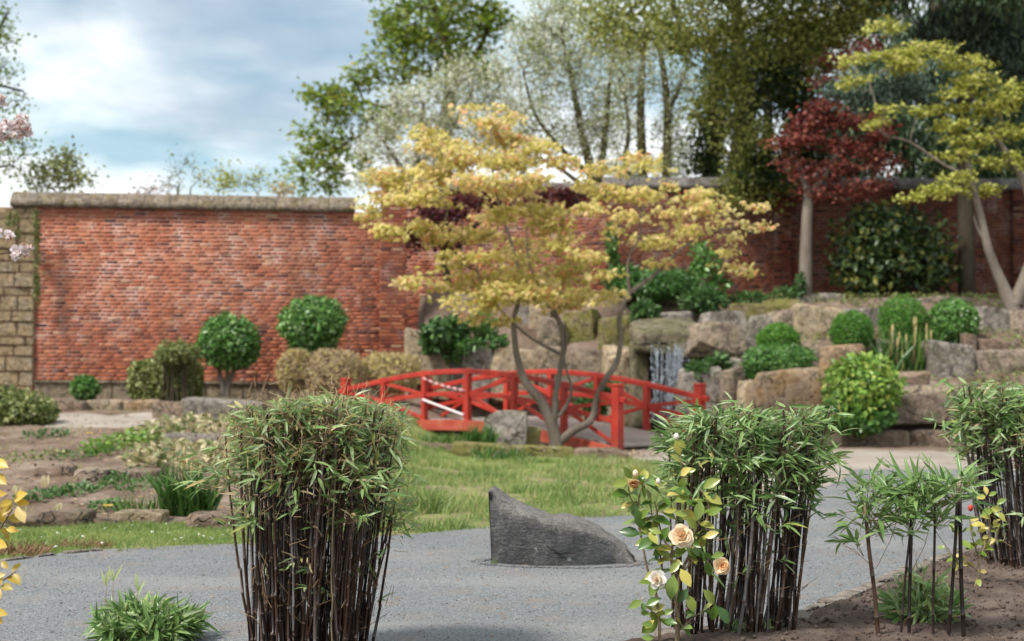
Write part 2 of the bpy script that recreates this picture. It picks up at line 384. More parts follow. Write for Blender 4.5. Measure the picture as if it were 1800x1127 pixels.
ML_SYC = leafmat('sycamore_leaf', [(0, (.07, .12, .012)), (.4, (.18, .28, .025)), (.75, (.31, .40, .045)), (1, (.42, .38, .07))], .5, .45)
ML_BLOSSOM = leafmat('white_blossom', [(0, (.25, .30, .08)), (.25, (.46, .50, .26)), (.5, (.70, .70, .58)), (1, (.84, .84, .8))], .6, .35)
ML_WILLOW = leafmat('willow_leaf', [(0, (.09, .125, .022)), (.3, (.22, .27, .05)), (.65, (.38, .42, .10)), (1, (.52, .52, .18))], .5, .45)
ML_DARK = leafmat('dark_evergreen_leaf', [(0, (.014, .028, .008)), (.5, (.035, .065, .016)), (.85, (.075, .12, .03)), (1, (.20, .20, .04))], .4, .2)
ML_CONIFER = leafmat('conifer_needles', [(0, (.035, .07, .03)), (.5, (.085, .145, .07)), (1, (.18, .24, .12))], .5, .3)
ML_PINE = leafmat('pine_needles', [(0, (.03, .06, .038)), (.5, (.085, .14, .10)), (1, (.20, .27, .21))], .5, .2)
ML_BOX = leafmat('box_leaf', [(0, (.03, .10, .012)), (.4, (.075, .215, .024)), (.8, (.145, .33, .045)), (1, (.25, .42, .09))], .45, .35)
ML_TOPIARY = leafmat('topiary_leaf', [(0, (.03, .095, .016)), (.4, (.085, .21, .038)), (.75, (.17, .33, .08)), (1, (.32, .46, .2))], .34, .28, .5)
ML_YG = leafmat('yellow_green_leaf', [(0, (.05, .12, .02)), (.35, (.15, .28, .045)), (.75, (.31, .46, .085)), (1, (.54, .56, .14))], .38, .3)
ML_DRY = leafmat('dry_twiggy_leaf', [(0, (.22, .16, .09)), (.4, (.42, .32, .20)), (.7, (.52, .42, .20)), (.86, (.56, .48, .13)), (1, (.48, .48, .14))], .6, .3)
ML_OLIVE = leafmat('olive_shrub_leaf', [(0, (.07, .10, .025)), (.5, (.19, .23, .065)), (1, (.40, .41, .17))], .5, .3)
ML_IRIS = leafmat('iris_blade', [(0, (.025, .075, .015)), (.5, (.07, .16, .03)), (.85, (.16, .26, .06)), (1, (.42, .38, .14))], .4, .25)
ML_FERN = leafmat('fern_leaf', [(0, (.025, .07, .018)), (.5, (.065, .145, .036)), (1, (.14, .24, .075))], .45, .3)
ML_SASA = leafmat('pale_edged_leaf', [(0, (.06, .10, .03)), (.4, (.16, .19, .06)), (.65, (.42, .36, .19)), (1, (.60, .52, .34))], .5, .3)
ML_GRASS = leafmat('grass_blade', [(0, (.09, .16, .035)), (.35, (.19, .28, .075)), (.7, (.33, .38, .13)), (.88, (.44, .41, .18)), (1, (.50, .40, .23))], .5, .38)
ML_PINK = leafmat('cherry_petal', [(0, (.42, .17, .07)), (.14, (.45, .2, .1)), (.16, (.74, .58, .57)), (.6, (.82, .73, .72)), (1, (.85, .8, .8))], .5, .35)
ML_PETAL = leafmat('cream_petal', [(0, (.75, .42, .17)), (.35, (.82, .60, .36)), (.7, (.84, .70, .52)), (1, (.84, .80, .76))], .5, .3)
ML_LITTER = leafmat('leaf_litter', [(0, (.10, .05, .025)), (.5, (.26, .14, .07)), (1, (.42, .3, .18))], .7, .1)
def _gravel():
    s = NT('gravel'); v = s.pos(); a = s.noise(v, .55, 4, .6); b = s.noise(v, 55, 3, .7); big = s.noise(v, 2.4, 5, .65)
    vo = s.n('ShaderNodeTexVoronoi'); s.l(v, vo.inputs[0]); vo.inputs['Scale'].default_value = 95
    col = s.ramp(vo.outputs['Color'], [(.1, (.09, .095, .10)), (.5, (.158, .163, .168)), (.85, (.225, .228, .23)), (1, (.34, .335, .325))])
    col = s.mix(s.math('MULTIPLY', s.ramp(a, [(.4, 0.), (.7, 1.)]), .3), col, (.11, .117, .125))
    col = s.mix(s.math('MULTIPLY', s.ramp(big, [(.54, 0.), (.70, 1.)]), .6), col, (.20, .16, .135))
    wear = s.noise(s.pos((.35, 1.2, 1)), .8, 5, .6); col = s.mix(s.math('MULTIPLY', s.ramp(wear, [(.48, 0.), (.64, 1.)]), .4), col, (.25, .245, .235))
    h = s.math('SUBTRACT', s.math('MULTIPLY', b, .5), vo.outputs['Distance'])
    return s.done(s.bsdf(col, .9, s.bump(h, .7, .008), .2))
M_GRAVEL = _gravel()
def _soil(name, c1, c2, c3, sc):
    s = NT(name); v = s.pos(); a = s.noise(v, sc, 6, .65); b = s.noise(v, sc * 9, 5, .7)
    col = s.mix(s.math('MULTIPLY', b, .6), s.ramp(a, [(.35, c1), (.5, c2), (.66, c3)]), (.5, .5, .5), 'OVERLAY')
    return s.done(s.bsdf(col, .95, s.bump(b, .9, .02), .1))
M_SOIL = _soil('bed_soil', (.06, .044, .037), (.105, .078, .064), (.155, .118, .096), 3.0)
M_PAVED = _soil('sandy_path', (.22, .185, .155), (.29, .25, .215), (.34, .295, .255), 1.2)
def _ground():
    s = NT('garden_ground'); v = s.pos(); a = s.noise(v, 1.3, 6, .7); b = s.noise(v, 14, 5, .7); g = s.attr('grass')
    soil = s.ramp(a, [(.35, (.10, .068, .05)), (.5, (.175, .125, .094)), (.66, (.25, .195, .155))])
    grass = s.ramp(a, [(.3, (.10, .15, .035)), (.5, (.17, .215, .06)), (.68, (.25, .25, .09))])
    f = s.ramp(s.math('ADD', g, s.math('MULTIPLY', s.math('SUBTRACT', b, .5), .9)), [(.42, 0.), (.58, 1.)])
    col = s.mix(s.math('MULTIPLY', b, .5), s.mix(f, soil, grass), (.5, .5, .5), 'OVERLAY')
    return s.done(s.bsdf(col, .95, s.bump(b, .9, .03), .1))
M_GROUND = _ground()
def _paint():
    s = NT('red_bridge_paint'); v = s.coord('Object', (14, 1.2, 14), True); w_ = s.pos(); a = s.noise(w_, 2.5, 5, .6); b = s.noise(w_, 34, 5, .75); g = s.noise(v, 3, 5, .6)
    col = s.ramp(a, [(.32, (.31, .020, .012)), (.52, (.40, .030, .016)), (.7, (.46, .05, .026))])
    col = s.mix(s.math('MULTIPLY', s.ramp(g, [(.35, 1.), (.55, 0.)]), .45), col, (.27, .018, .012))
    col = s.mix(s.ramp(b, [(.64, 0.), (.74, .7)]), col, (.22, .09, .06))
    gx_ = s.n('ShaderNodeSeparateXYZ'); s.l(s.n('ShaderNodeNewGeometry').outputs['Position'], gx_.inputs[0])
    lo = s.math('MULTIPLY', s.ramp(gx_.outputs[2], [(.05, 1.), (.4, 0.)]), s.ramp(b, [(.4, 0.), (.6, .8)]))
    col = s.mix(lo, col, (.13, .075, .05))
    return s.done(s.bsdf(col, s.ramp(a, [(.3, .42), (.7, .62)]), s.bump(s.math('ADD', g, b), .3, .008), .4))
M_PAINT = _paint()
def _fade():
    s = NT('faded_red_beam'); v = s.pos(); a = s.noise(v, 3.5, 6, .7)
    col = s.ramp(a, [(.35, (.33, .05, .03)), (.55, (.42, .085, .05)), (.7, (.40, .16, .10))])
    return s.done(s.bsdf(col, .7, s.bump(a, .3, .01), .3))
M_FADE = _fade()
def _plank():
    s = NT('weathered_planks'); o = s.n('ShaderNodeObjectInfo'); v = s.coord('Object', (2, 26, 26), True); a = s.noise(v, 2, 5, .65)
    col = s.mix(s.math('MULTIPLY', o.outputs['Random'], .55), s.ramp(a, [(.3, (.22, .18, .155)), (.6, (.36, .30, .265))]), (.24, .205, .185))
    return s.done(s.bsdf(col, .85, s.bump(a, .35, .006), .2))
M_PLANK = _plank()
def _water():
    s = NT('pond_water'); a = s.noise(s.pos(), 5, 3)
    return s.done(s.bsdf((.03, .035, .025), .06, s.bump(a, .25, .03), .5))
M_WATER = _water()
def _fall():
    s = NT('falling_water'); a = s.noise(s.pos((1, 1, .1)), 16, 4, .7)
    p = s.bsdf((.72, .76, .80), .25, spec=.5); t = s.n('ShaderNodeBsdfTransparent'); m = s.n('ShaderNodeMixShader')
    s.l(s.ramp(a, [(.42, 0.), (.62, .75)]), m.inputs[0]); s.l(t.outputs[0], m.inputs[1]); s.l(p.outputs[0], m.inputs[2]); return s.done(m)
M_FALL = _fall()
def _flat(name, c, r=.6, spec=.3):
    s = NT(name); a = s.noise(s.pos(), 12, 4, .6)
    return s.done(s.bsdf(s.mix(s.math('MULTIPLY', a, .35), c, tuple(x * .6 for x in c)), r, spec=spec))
M_WHITE = _flat('white_pole', (.66, .60, .60)); M_TAPE = _flat('pink_white_tape', (.62, .34, .34))
M_FALLDROP = _flat('water_drops', (.44, .49, .55), .15, .5)

# ------------------------------------------------------------------ terrain
def sstep(a, b, x): t = np.clip((x - a) / (b - a), 0, 1); return t * t * (3 - 2 * t)
FX = np.array([-4.2, -2.7, -2.3, 2.5, 3.0, 4.2, 5.5, 7.0, 12, 30]); FY = np.array([60, 40, 33.2, 32.6, 32.2, 29.6, 28.0, 27.3, 26.5, 26])
WX = np.array([-3, 2.4, 3.6, 5.5, 8, 30]); WW = np.array([2.2, 2.3, 5.5, 9, 9, 9])
def hz(x, y):
    x = np.asarray(x, float); y = np.asarray(y, float)
    left = 0.58 * np.clip((y - 13.2) / 18.5, 0, 1) * sstep(-0.6, -2.4, x)
    d = y - np.interp(x, FX, FY)
    rock = 3.25 * np.clip(d / np.interp(x, WX, WW), 0, 1) ** 0.9
    # stream bed under the bridge, from the waterfall to the near side
    ax, ay, bx, by = -0.5, 28.0, 3.05, 31.4
    t = np.clip(((x - ax) * (bx - ax) + (y - ay) * (by - ay)) / ((bx - ax) ** 2 + (by - ay) ** 2), 0, 1)
    ds = np.hypot(x - ax - t * (bx - ax), y - ay - t * (by - ay))
    z = np.maximum(left, rock)
    return z - 0.75 * sstep(1.7, 0.9, ds) * (z < 1.2)
def hitY(px, py, lo=9.0, hi=40.0):
    for Yt in np.arange(lo, hi, .04):
        p = at(px, py, Yt)
        if p.z <= float(hz(p.x, p.y)): return float(Yt)
    return hi
def poly_in(P, x, y):
    P = np.asarray(P)[:, :2]; r = np.zeros(np.shape(x), bool); n = len(P)
    for i in range(n):
        x1, y1 = P[i]; x2, y2 = P[(i + 1) % n]
        c = ((y1 > y) != (y2 > y)) & (x < (x2 - x1) * (y - y1) / ((y2 - y1) + 1e-12) + x1); r ^= c
    return r
def edge_dist(P, x, y, closed=True):
    P = np.asarray(P)[:, :2]; d = np.full(np.shape(x), 1e9); n = len(P)
    for i in range(n if closed else n - 1):
        a, b = P[i], P[(i + 1) % n]; ab = b - a; t = np.clip(((x - a[0]) * ab[0] + (y - a[1]) * ab[1]) / (ab @ ab + 1e-12), 0, 1)
        d = np.minimum(d, np.hypot(x - a[0] - t * ab[0], y - a[1] - t * ab[1]))
    return d
def G(px, py, z=0.0): p = gnd(px, py, z); return (p.x, p.y)
EDGE_FAR = [G(-500, 1010), G(-200, 998), G(0, 988), G(110, 974), G(240, 965), G(420, 957), G(560, 950), G(700, 943), G(860, 927), G(1000, 911), G(1110, 906), G(1200, 900), G(1320, 886), G(1420, 866), G(1478, 846)]
EDGE_BED = [G(1150, 1127), G(1300, 1117), G(1400, 1096), G(1450, 1070), G(1504, 1053), G(1564, 1026), G(1641, 996), G(1700, 975), G(1790, 955), G(1950, 930)]
PATH = EDGE_FAR + [G(1500, 826), G(1740, 826), G(1960, 838), G(1960, 915)] + EDGE_BED[::-1] + [G(1000, 1150), G(300, 1150), (-6.5, 7.2), (-9, 8.5)]
BED = EDGE_BED + [(6.5, 10.6), (6.5, 3.0), (1.3, 3.0), (-5, 3.0), (-6, 7.15), G(300, 1151), G(1000, 1151)]
PAVED = [G(1085, 800), G(1150, 786), G(1480, 790), G(1700, 795), G(1960, 800), G(1960, 838), G(1740, 826), G(1500, 826), G(1478, 846), G(1420, 866), G(1300, 850), G(1120, 812)]
LAWN = [G(640, 946), G(700, 943), G(860, 927), G(1000, 911), G(1110, 906), G(1260, 892), G(1300, 850), G(1120, 808), G(1000, 798), G(860, 790), G(700, 800), G(600, 860)]
STRIP = [G(60, 978), G(240, 964), G(420, 957), G(560, 949), G(640, 946), G(560, 912), G(400, 918), G(250, 922), G(60, 925), G(-60, 930), G(-60, 990)]

def grassmask(x, y):
    g = np.zeros(np.shape(x))
    for P, b in ((LAWN, .52), (STRIP, 1.0)):
        ins = poly_in(P, x, y); g = np.maximum(g, np.where(ins, b, 0))
    g = np.maximum(g, np.where((x < -1.5) & (y > 13) & (y < 30), .28, 0))
    g = np.maximum(g, np.where((x > -2.2) & (x < 1.0) & (y > 20) & (y < 29), .6, 0))
    return g
def grid_mesh(xs, ys, zf):
    X, Y = np.meshgrid(xs, ys); Z = zf(X, Y); V = np.stack([X, Y, Z], -1).reshape(-1, 3); nx, ny = len(xs), len(ys)
    i = np.arange(nx - 1)[None, :] + (np.arange(ny - 1) * nx)[:, None]; i = i.ravel()
    return V, np.concatenate([np.stack([i, i + 1, i + nx + 1], 1), np.stack([i, i + nx + 1, i + nx], 1)])
def axis(a, b, fine0, fine1, st):
    return np.unique(np.concatenate([np.linspace(a, fine0, 25), np.arange(fine0, fine1, st), np.linspace(fine1, b, 25)]))
def vnoise(x, y, s, seed=0.0):
    return np.array([mnoise.fractal(Vector((a * s + seed, b * s, seed)), 0.8, 2.1, 4) for a, b in zip(np.ravel(x), np.ravel(y))]).reshape(np.shape(x))
gx, gy = axis(-400, 400, -16, 14, .22), axis(-30, 900, 0, 46, .22)
def gz(X, Y):
    Z = hz(X, Y); k = sstep(12.9, 16, Y) * ((Y < 46) & (np.abs(X) < 16))
    bump = np.zeros_like(Z); idx = k > 0
    bump[idx] = vnoise(X[idx], Y[idx], 1.4) * .05
    pv = poly_in(PAVED, X, Y) | poly_in(PATH, X, Y)
    return Z + np.where(pv, 0, bump * k)
V, T = grid_mesh(gx, gy, gz)
me = mk('ground', V, T, None, M_GROUND, True, extra={'grass': grassmask(V[:, 0], V[:, 1])})
tag(ob('ground', me), kind='structure')
def sheet(name, P, z, mat):
    bm = bmesh.new(); vs = [bm.verts.new((p[0], p[1], z)) for p in P]; f = bm.faces.new(vs)
    bmesh.ops.triangulate(bm, faces=[f]); bm.normal_update()
    for f in bm.faces:
        if f.normal.z < 0: f.normal_flip()
    me = bpy.data.meshes.new(name); bm.to_mesh(me); bm.free(); me.materials.append(mat); return tag(ob(name, me), kind='structure')
def wobble(P, amp, step=.25, closed=True):
    P = [np.array(p[:2]) for p in P]; o = []
    for i in range(len(P)):
        a, b = P[i], P[(i + 1) % len(P)]; k = max(1, int(np.linalg.norm(b - a) / step))
        for t in range(k):
            p = a + (b - a) * t / k
            o.append((p[0] + amp * mnoise.noise(Vector((p[0] * 1.7, p[1] * 1.7, 3))), p[1] + amp * mnoise.noise(Vector((p[0] * 1.7, p[1] * 1.7, 9)))))
    return o
sheet('gravel_path', wobble(PATH, .1), .008, M_GRAVEL)
sheet('sandy_path', PAVED, .004, M_PAVED)
# planting bed, lumpy earth
bx, by = np.arange(-4.2, 6.4, .05), np.arange(5.5, 11.4, .05)
def bedz(X, Y):
    ins = poly_in(BED, X, Y); d = edge_dist(BED, X, Y); z = np.full(X.shape, -.15)
    n = vnoise(X[ins], Y[ins], 5.0, 4.); n2 = vnoise(X[ins], Y[ins], 16.0, 8.)
    z[ins] = np.minimum(.012 + d[ins] * .35, .055) + n * .028 + n2 * .022
    return z
V, T = grid_mesh(bx, by, bedz); keep = (V[T][:, :, 2] > -.1).any(1)
tag(ob('soil_bed', mk('soil_bed', V, T[keep], None, M_SOIL, True)), kind='structure')
# back path at the foot of the left wall
def drape(name, P, mat, dz):
    x0, y0 = np.min(P, 0); x1, y1 = np.max(P, 0); xs, ys = np.arange(x0, x1, .1), np.arange(y0, y1, .1)
    V, T = grid_mesh(xs, ys, lambda X, Y: np.where(poly_in(P, X, Y), gz(X, Y) + dz, gz(X, Y) - .15))
    c = poly_in(P, V[:, 0], V[:, 1]); return tag(ob(name, mk(name, V, T[c[T].any(1)], None, mat, True)), kind='structure')
drape('back_path', [G(80, 738, .48), G(330, 740, .48), G(520, 742, .48), G(560, 722, .55), G(330, 721, .55), G(70, 719, .55)], M_PAVED, .02)
# pond
pond = [(-.9, 27.0), (.4, 27.0), (4.6, 31.2), (3.9, 33.0), (2.2, 32.6), (-1.6, 29.0)]
sheet('pond_water', pond, -.28, M_WATER)

# ------------------------------------------------------------------ walls
def wall_frame(a, b):
    a, b = np.array(a, float), np.array(b, float); L = np.linalg.norm(b - a); u = (b - a) / L; return a, u, np.array([u[1], -u[0]]), L   # n points to the camera
def brick_list(L, z0, z1, course, sl, u0=0.0, joint=.021):
    rows = []; k = 0; z = z0
    while z < z1 - .02:
        u = u0 - (.5 * sl if k % 2 else 0) * .5; h = min(course, z1 - z) - joint
        while u < L:
            l = sl * (.5 if random.random() < .3 else 1) ; a, b = max(u, u0), min(u + l - joint, L)
            if b - a > .03: rows.append((a, b, z + joint * .5, z + h))
            u += l
        z += course; k += 1
    return rows
def wall_bricks(root, a, u, n, rows, front, nparts, depth=.09, mo=MB_OBJ, mt=MB_TINT):
    """bricks in front of a mortar core; nparts of them as single parts"""
    loc = V3(root.location); C = []
    for (p, q, zb, zt) in rows:
        pr = random.uniform(-.002, .004); c = a + u * (p + q) / 2 + n * (front + pr - depth / 2)
        C.append((np.array([c[0], c[1], (zb + zt) / 2]), (q - p) / 2, (zt - zb) / 2))
    idx = list(range(len(C))); random.shuffle(idx); pick = set(idx[:nparts])
    U, N = np.array([u[0], u[1], 0]), np.array([n[0], n[1], 0]); gs = []; cache = {}
    ang = math.atan2(u[1], u[0])
    for i, (c, hx, hzz) in enumerate(C):
        if i in pick:
            kx = (round(hx, 2), round(hzz, 2))
            if kx not in cache: cache[kx] = bev_box('brick', (kx[0] * 2, depth, kx[1] * 2), .004, mo)
            o = ob('brick', cache[kx], root, c - loc); o.rotation_euler.z = ang
        else: gs.append((boxv(c, U * hx, N * depth / 2, np.array([0, 0, hzz])), BOXT, np.full(8, float(np.clip(random.gauss(.56, .22) - (.4 if random.random() < .15 else 0), 0, 1)))))
    if gs:
        V, T, t = cat_geo(gs); part('brickwork', V, T, root, mt, t, kind='stuff')
def slab(root, name, a, u, n, u0, u1, d0, d1, z0, z1, mat, bev=.02, jitter=0):
    c = a + u * (u0 + u1) / 2 + n * (d0 + d1) / 2
    me = bev_box(name, (u1 - u0, abs(d1 - d0), z1 - z0), bev, mat, 2)
    o = ob(name, me, root, np.array([c[0], c[1], (z0 + z1) / 2]) - V3(root.location)); o.rotation_euler = (random.uniform(-jitter, jitter), random.uniform(-jitter, jitter), math.atan2(u[1], u[0]) + random.uniform(-jitter, jitter)); return o
def copings(root, a, u, n, u0, u1, z, wdt, h, step, mat, front):
    """saddle shaped coping stones: fascia, then a curved weathering slope"""
    k = max(1, round((u1 - u0) / step)); st = (u1 - u0) / k
    prof = [(front + .12, 0), (front + .13, h * .33), (front + .07, h * .42), (front - .02, h * .72), (front - .13, h * .93), (front - .24, h), (front - .5, h * .8), (front - .6, 0)]
    for i in range(k):
        s0, s1 = u0 + i * st + .004, u0 + (i + 1) * st - .004; jz = random.uniform(-.006, .006); V = []
        for s in (s0, s0 + .02, s1 - .02, s1):
            e = .005 if s in (s0, s1) else 0
            for d, zz_ in prof:
                p = a + u * s + n * (d - e); V.append([p[0], p[1], z + max(0, zz_ - e) + jz])
        m = len(prof); T = []
        for r in range(3):
            for j in range(m):
                j2 = (j + 1) % m; p = r * m; T += [[p + j, p + j2, p + m + j2], [p + j, p + m + j2, p + m + j]]
        for j in range(1, m - 1): T += [[0, j + 1, j], [3 * m, 3 * m + j, 3 * m + j + 1]]
        V = np.array(V); c = V.mean(0)
        ob('coping_stone', mk('coping_stone', V, T, None, mat, offset=c), root, c - V3(root.location))
# main brick wall
pA, pB = at(64, 500, 34.0), at(712, 500, 34.75)
a, u, n, L = wall_frame((pA.x, pA.y), (pB.x, pB.y)); a = a.copy()
Z0, Z1 = 1.02, 5.17; uP = (at(668, 500, 34.7).x - a[0]) / u[0]
root = thing('brick_wall', 'long sunlit red brick garden wall with stone coping behind the topiary bushes', 'wall', (a[0], a[1], .5))
c = a + u * L / 2 - n * .3
part('mortar_core', boxv((c[0], c[1], (Z1 + .3) / 2), np.r_[u * L / 2, 0], np.r_[n * .296, 0], (0, 0, (Z1 - .3) / 2)), BOXT, root, M_MORTAR)
wall_bricks(root, a, u, n, brick_list(uP, Z0, Z1, .0905, .285), 0.0, 300, .04)
uC = (at(624, 350, 34.65).x - a[0]) / u[0]; uC0 = (at(18, 350, 33.9).x - a[0]) / u[0]
copings(root, a, u, n, uC0, uC, Z1, .6, .385, .61, M_COPING, 0.0)
uu = 0.0
while uu < uP - .2:
    st = random.uniform(.55, 1.1); slab(root, 'plinth_stone', a, u, n, uu + .008, min(uu + st, uP) - .008, -.2, .06 + random.uniform(-.015, .015), .3, Z0 - .065, M_PLINTH, .015)
    uu += st
for k in range(9): slab(root, 'plinth_cap', a, u, n, k * uP / 9 + .004, (k + 1) * uP / 9 - .004, -.15, .11, Z0 - .06, Z0 - .004, M_PLINTH, .012)
# brick pier at its end
pr = thing('brick_pier', 'tall narrow red brick pier ending the sunlit wall, beside the maple', 'pier', (a + u * (uP + L) / 2).tolist() + [.5])
ap = a + n * .2; Lp = L - uP; PZ = 5.95
c = ap + u * (uP + L) / 2 - n * .42
part('mortar_core', boxv((c[0], c[1], PZ / 2 + .2), np.r_[u * (Lp / 2 - .004), 0], np.r_[n * .4, 0], (0, 0, PZ / 2 - .2)), BOXT, pr, M_MORTAR)
rows = [(uP + .001 + q[0], uP + q[1], q[2], q[3]) for q in brick_list(Lp, .6, PZ, .0905, .285)]
wall_bricks(pr, ap, u, n, rows, 0.02, 200, .04)
side = brick_list(.8, .6, PZ, .0905, .285); a2 = ap + u * L
wall_bricks(pr, a2 - n * .8, n, np.array([n[1], -n[0]]) if np.dot(np.array([n[1], -n[0]]), u) > 0 else -np.array([n[1], -n[0]]), side, 0.02, 0, .04)
slab(pr, 'cap_stone', ap, u, n, uP - .1, L + .1, -.95, .12, PZ + .003, PZ + .2, M_COPING, .03)
# sandstone wall at the left edge
root = thing('stone_wall', 'pale sandstone block wall at the left edge beside the brick wall', 'wall', (a[0] - 1, a[1], .4))
pL = at(-140, 500, 33.8); as_ = np.array([pL.x, pL.y]); us_ = unit(np.array([pA.x - .02, pA.y]) - as_); ns_ = np.array([us_[1], -us_[0]]); Ls = np.linalg.norm(np.array([pA.x - .02, pA.y]) - as_)
c = as_ + us_ * Ls / 2 - ns_ * .3
part('mortar_core', boxv((c[0], c[1], 2.75), np.r_[us_ * Ls / 2, 0], np.r_[ns_ * .3, 0], (0, 0, 2.4)), BOXT, root, M_MORTAR)
z = .35; k = 0
while z < 5.1:
    h = random.choice([.2, .26, .31, .36]); h = min(h, 5.15 - z); s = -random.uniform(0, .3)
    while s < Ls:
        l = random.uniform(.3, .75); s0, s1 = max(0, s), min(Ls, s + l)
        if s1 - s0 > .1 and h > .08: slab(root, 'stone_block', as_, us_, ns_, s0 + .01, s1 - .01, -.1, .06 + random.uniform(-.03, .03), z + .01, z + h - .008, M_SANDSTONE, .025, .008)
        s += l
    z += h
# middle and right walls up on the terrace
def back_wall(label, px0, Y0, px1, Y1, z0, z1, pil, nparts, cap, mo, mt, mm):
    p0, p1 = at(px0, 400, Y0), at(px1, 400, Y1); a, u, n, L = wall_frame((p0.x, p0.y), (p1.x, p1.y))
    root = thing('brick_wall', label, 'wall', (a[0], a[1], z0)); c = a + u * L / 2 - n * .3
    part('mortar_core', boxv((c[0], c[1], (z0 + z1) / 2), np.r_[u * L / 2, 0], np.r_[n * .296, 0], (0, 0, (z1 - z0) / 2)), BOXT, root, mm)
    wall_bricks(root, a, u, n, brick_list(L, z0, z1, .0905, .285), 0.0, nparts, .04, mo, mt)
    copings(root, a, u, n, 0, L, z1, .6, .36, .95, cap, 0.0)
    for px in pil:
        s = (at(px, 400, (Y0 + Y1) / 2).x - a[0]) / u[0]
        ip = thing('brick_pilaster', pil[px], 'pilaster', (a + u * s).tolist() + [z0])
        c = a + u * s + n * .06
        part('mortar_core', boxv((c[0], c[1], (z0 + z1) / 2), np.r_[u * .24, 0], np.r_[n * .055, 0], (0, 0, (z1 - z0) / 2 - .003)), BOXT, ip, mm)
        rows = [(s - .25 + q[0], s - .25 + q[1], q[2], q[3]) for q in brick_list(.5, z0, z1 - .01, .0905, .285)]
        wall_bricks(ip, a, u, n, rows, .14, len(rows), .04, mo, mt)
    return root
back_wall('shaded red brick wall seen through the crown of the golden maple', 700, 37.6, 1066, 38.2, 2.0, 6.05, {}, 300, M_COPING2, MB_OBJ, MB_TINT, M_MORTAR)
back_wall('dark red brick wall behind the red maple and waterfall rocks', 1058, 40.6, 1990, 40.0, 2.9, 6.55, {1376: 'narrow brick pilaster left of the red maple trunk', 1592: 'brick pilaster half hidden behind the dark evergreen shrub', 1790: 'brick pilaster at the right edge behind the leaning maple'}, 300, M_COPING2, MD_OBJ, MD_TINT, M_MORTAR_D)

# ------------------------------------------------------------------ rocks
def cube_grid(n):
    V = {}; T = []; L = []
    def vid(p):
        k = tuple(np.round(p, 5))
        if k not in V: V[k] = len(L); L.append(p)
        return V[k]
    g = np.linspace(-1, 1, n + 1)
    for ax in range(3):
        for sg in (-1, 1):
            for i in range(n):
                for j in range(n):
                    q = []
                    for (p, r) in ((i, j), (i + 1, j), (i + 1, j + 1), (i, j + 1)):
                        v = np.zeros(3); v[ax] = sg; v[(ax + 1) % 3] = g[p]; v[(ax + 2) % 3] = g[r]; q.append(vid(v))
                    if sg < 0: q = q[::-1]
                    T += [[q[0], q[1], q[2]], [q[0], q[2], q[3]]]
    return np.array(L), np.array(T)
CG = cube_grid(14); CGS = cube_grid(4)
def rock_mesh(name, dims, mat, seed, power=10.0, cuts=9, rough=.035, grid=None):
    CG_ = grid or CG
    rs = np.random.default_rng(seed); D = CG_[0].copy(); d = unit(D)
    r = 1.0 / (np.abs(d) ** power).sum(1) ** (1 / power); P = d * r[:, None]
    for _ in range(cuts):
        nrm = unit(rs.normal(size=3) * np.array([1, 1, .9])); off = np.abs(nrm).sum() * rs.uniform(.66, .92)
        s = P @ nrm - off; P = P - np.where(s > 0, s * .98, 0)[:, None] * nrm
    P[:, 0] *= 1 + rs.uniform(-.14, .14) * P[:, 2]; P[:, 2] += rs.uniform(-.12, .12) * P[:, 0]
    sd_ = rs.uniform(0, 90, 3)
    for i in range(len(P)):
        q = Vector(P[i] * 1.5 + sd_); f = mnoise.fractal(q, .8, 2.1, 5); g = mnoise.noise(q * .7)
        st = mnoise.noise(Vector((sd_[0], P[i][2] * 5 + g, sd_[1])))
        P[i] += d[i] * (rough * f + rough * 1.1 * g + rough * .5 * st)
    P = (P - (P.max(0) + P.min(0)) / 2) / (P.max(0) - P.min(0)) * np.array(dims)
    me = mk(name, P, CG_[1], None, mat, True); me.set_sharp_from_angle(angle=R(38)); return me
_seed = [100]
def rock(x0, y0, x1, y1, Y, mat, label, thick=None, cat='rock', name='boulder', down=0.0, power=10., cuts=9, rough=.035, tilt=0, group=None):
    _seed[0] += 1; p0, p1 = at(x0, y1, Y), at(x1, y0, Y); wd, ht = (p1.x - p0.x) * 1.07, p1.z - p0.z + down
    th = thick or max(.35, min(wd, 1.6) * .8)
    o = ob(name, rock_mesh(name, (wd, th, ht), RK[mat] if isinstance(mat, str) else mat, _seed[0], power, cuts, rough), None, ((p0.x + p1.x) / 2, Y + th * .35, p0.z - down + ht / 2))
    o.rotation_euler.y = R(tilt); return tag(o, label, cat, group)
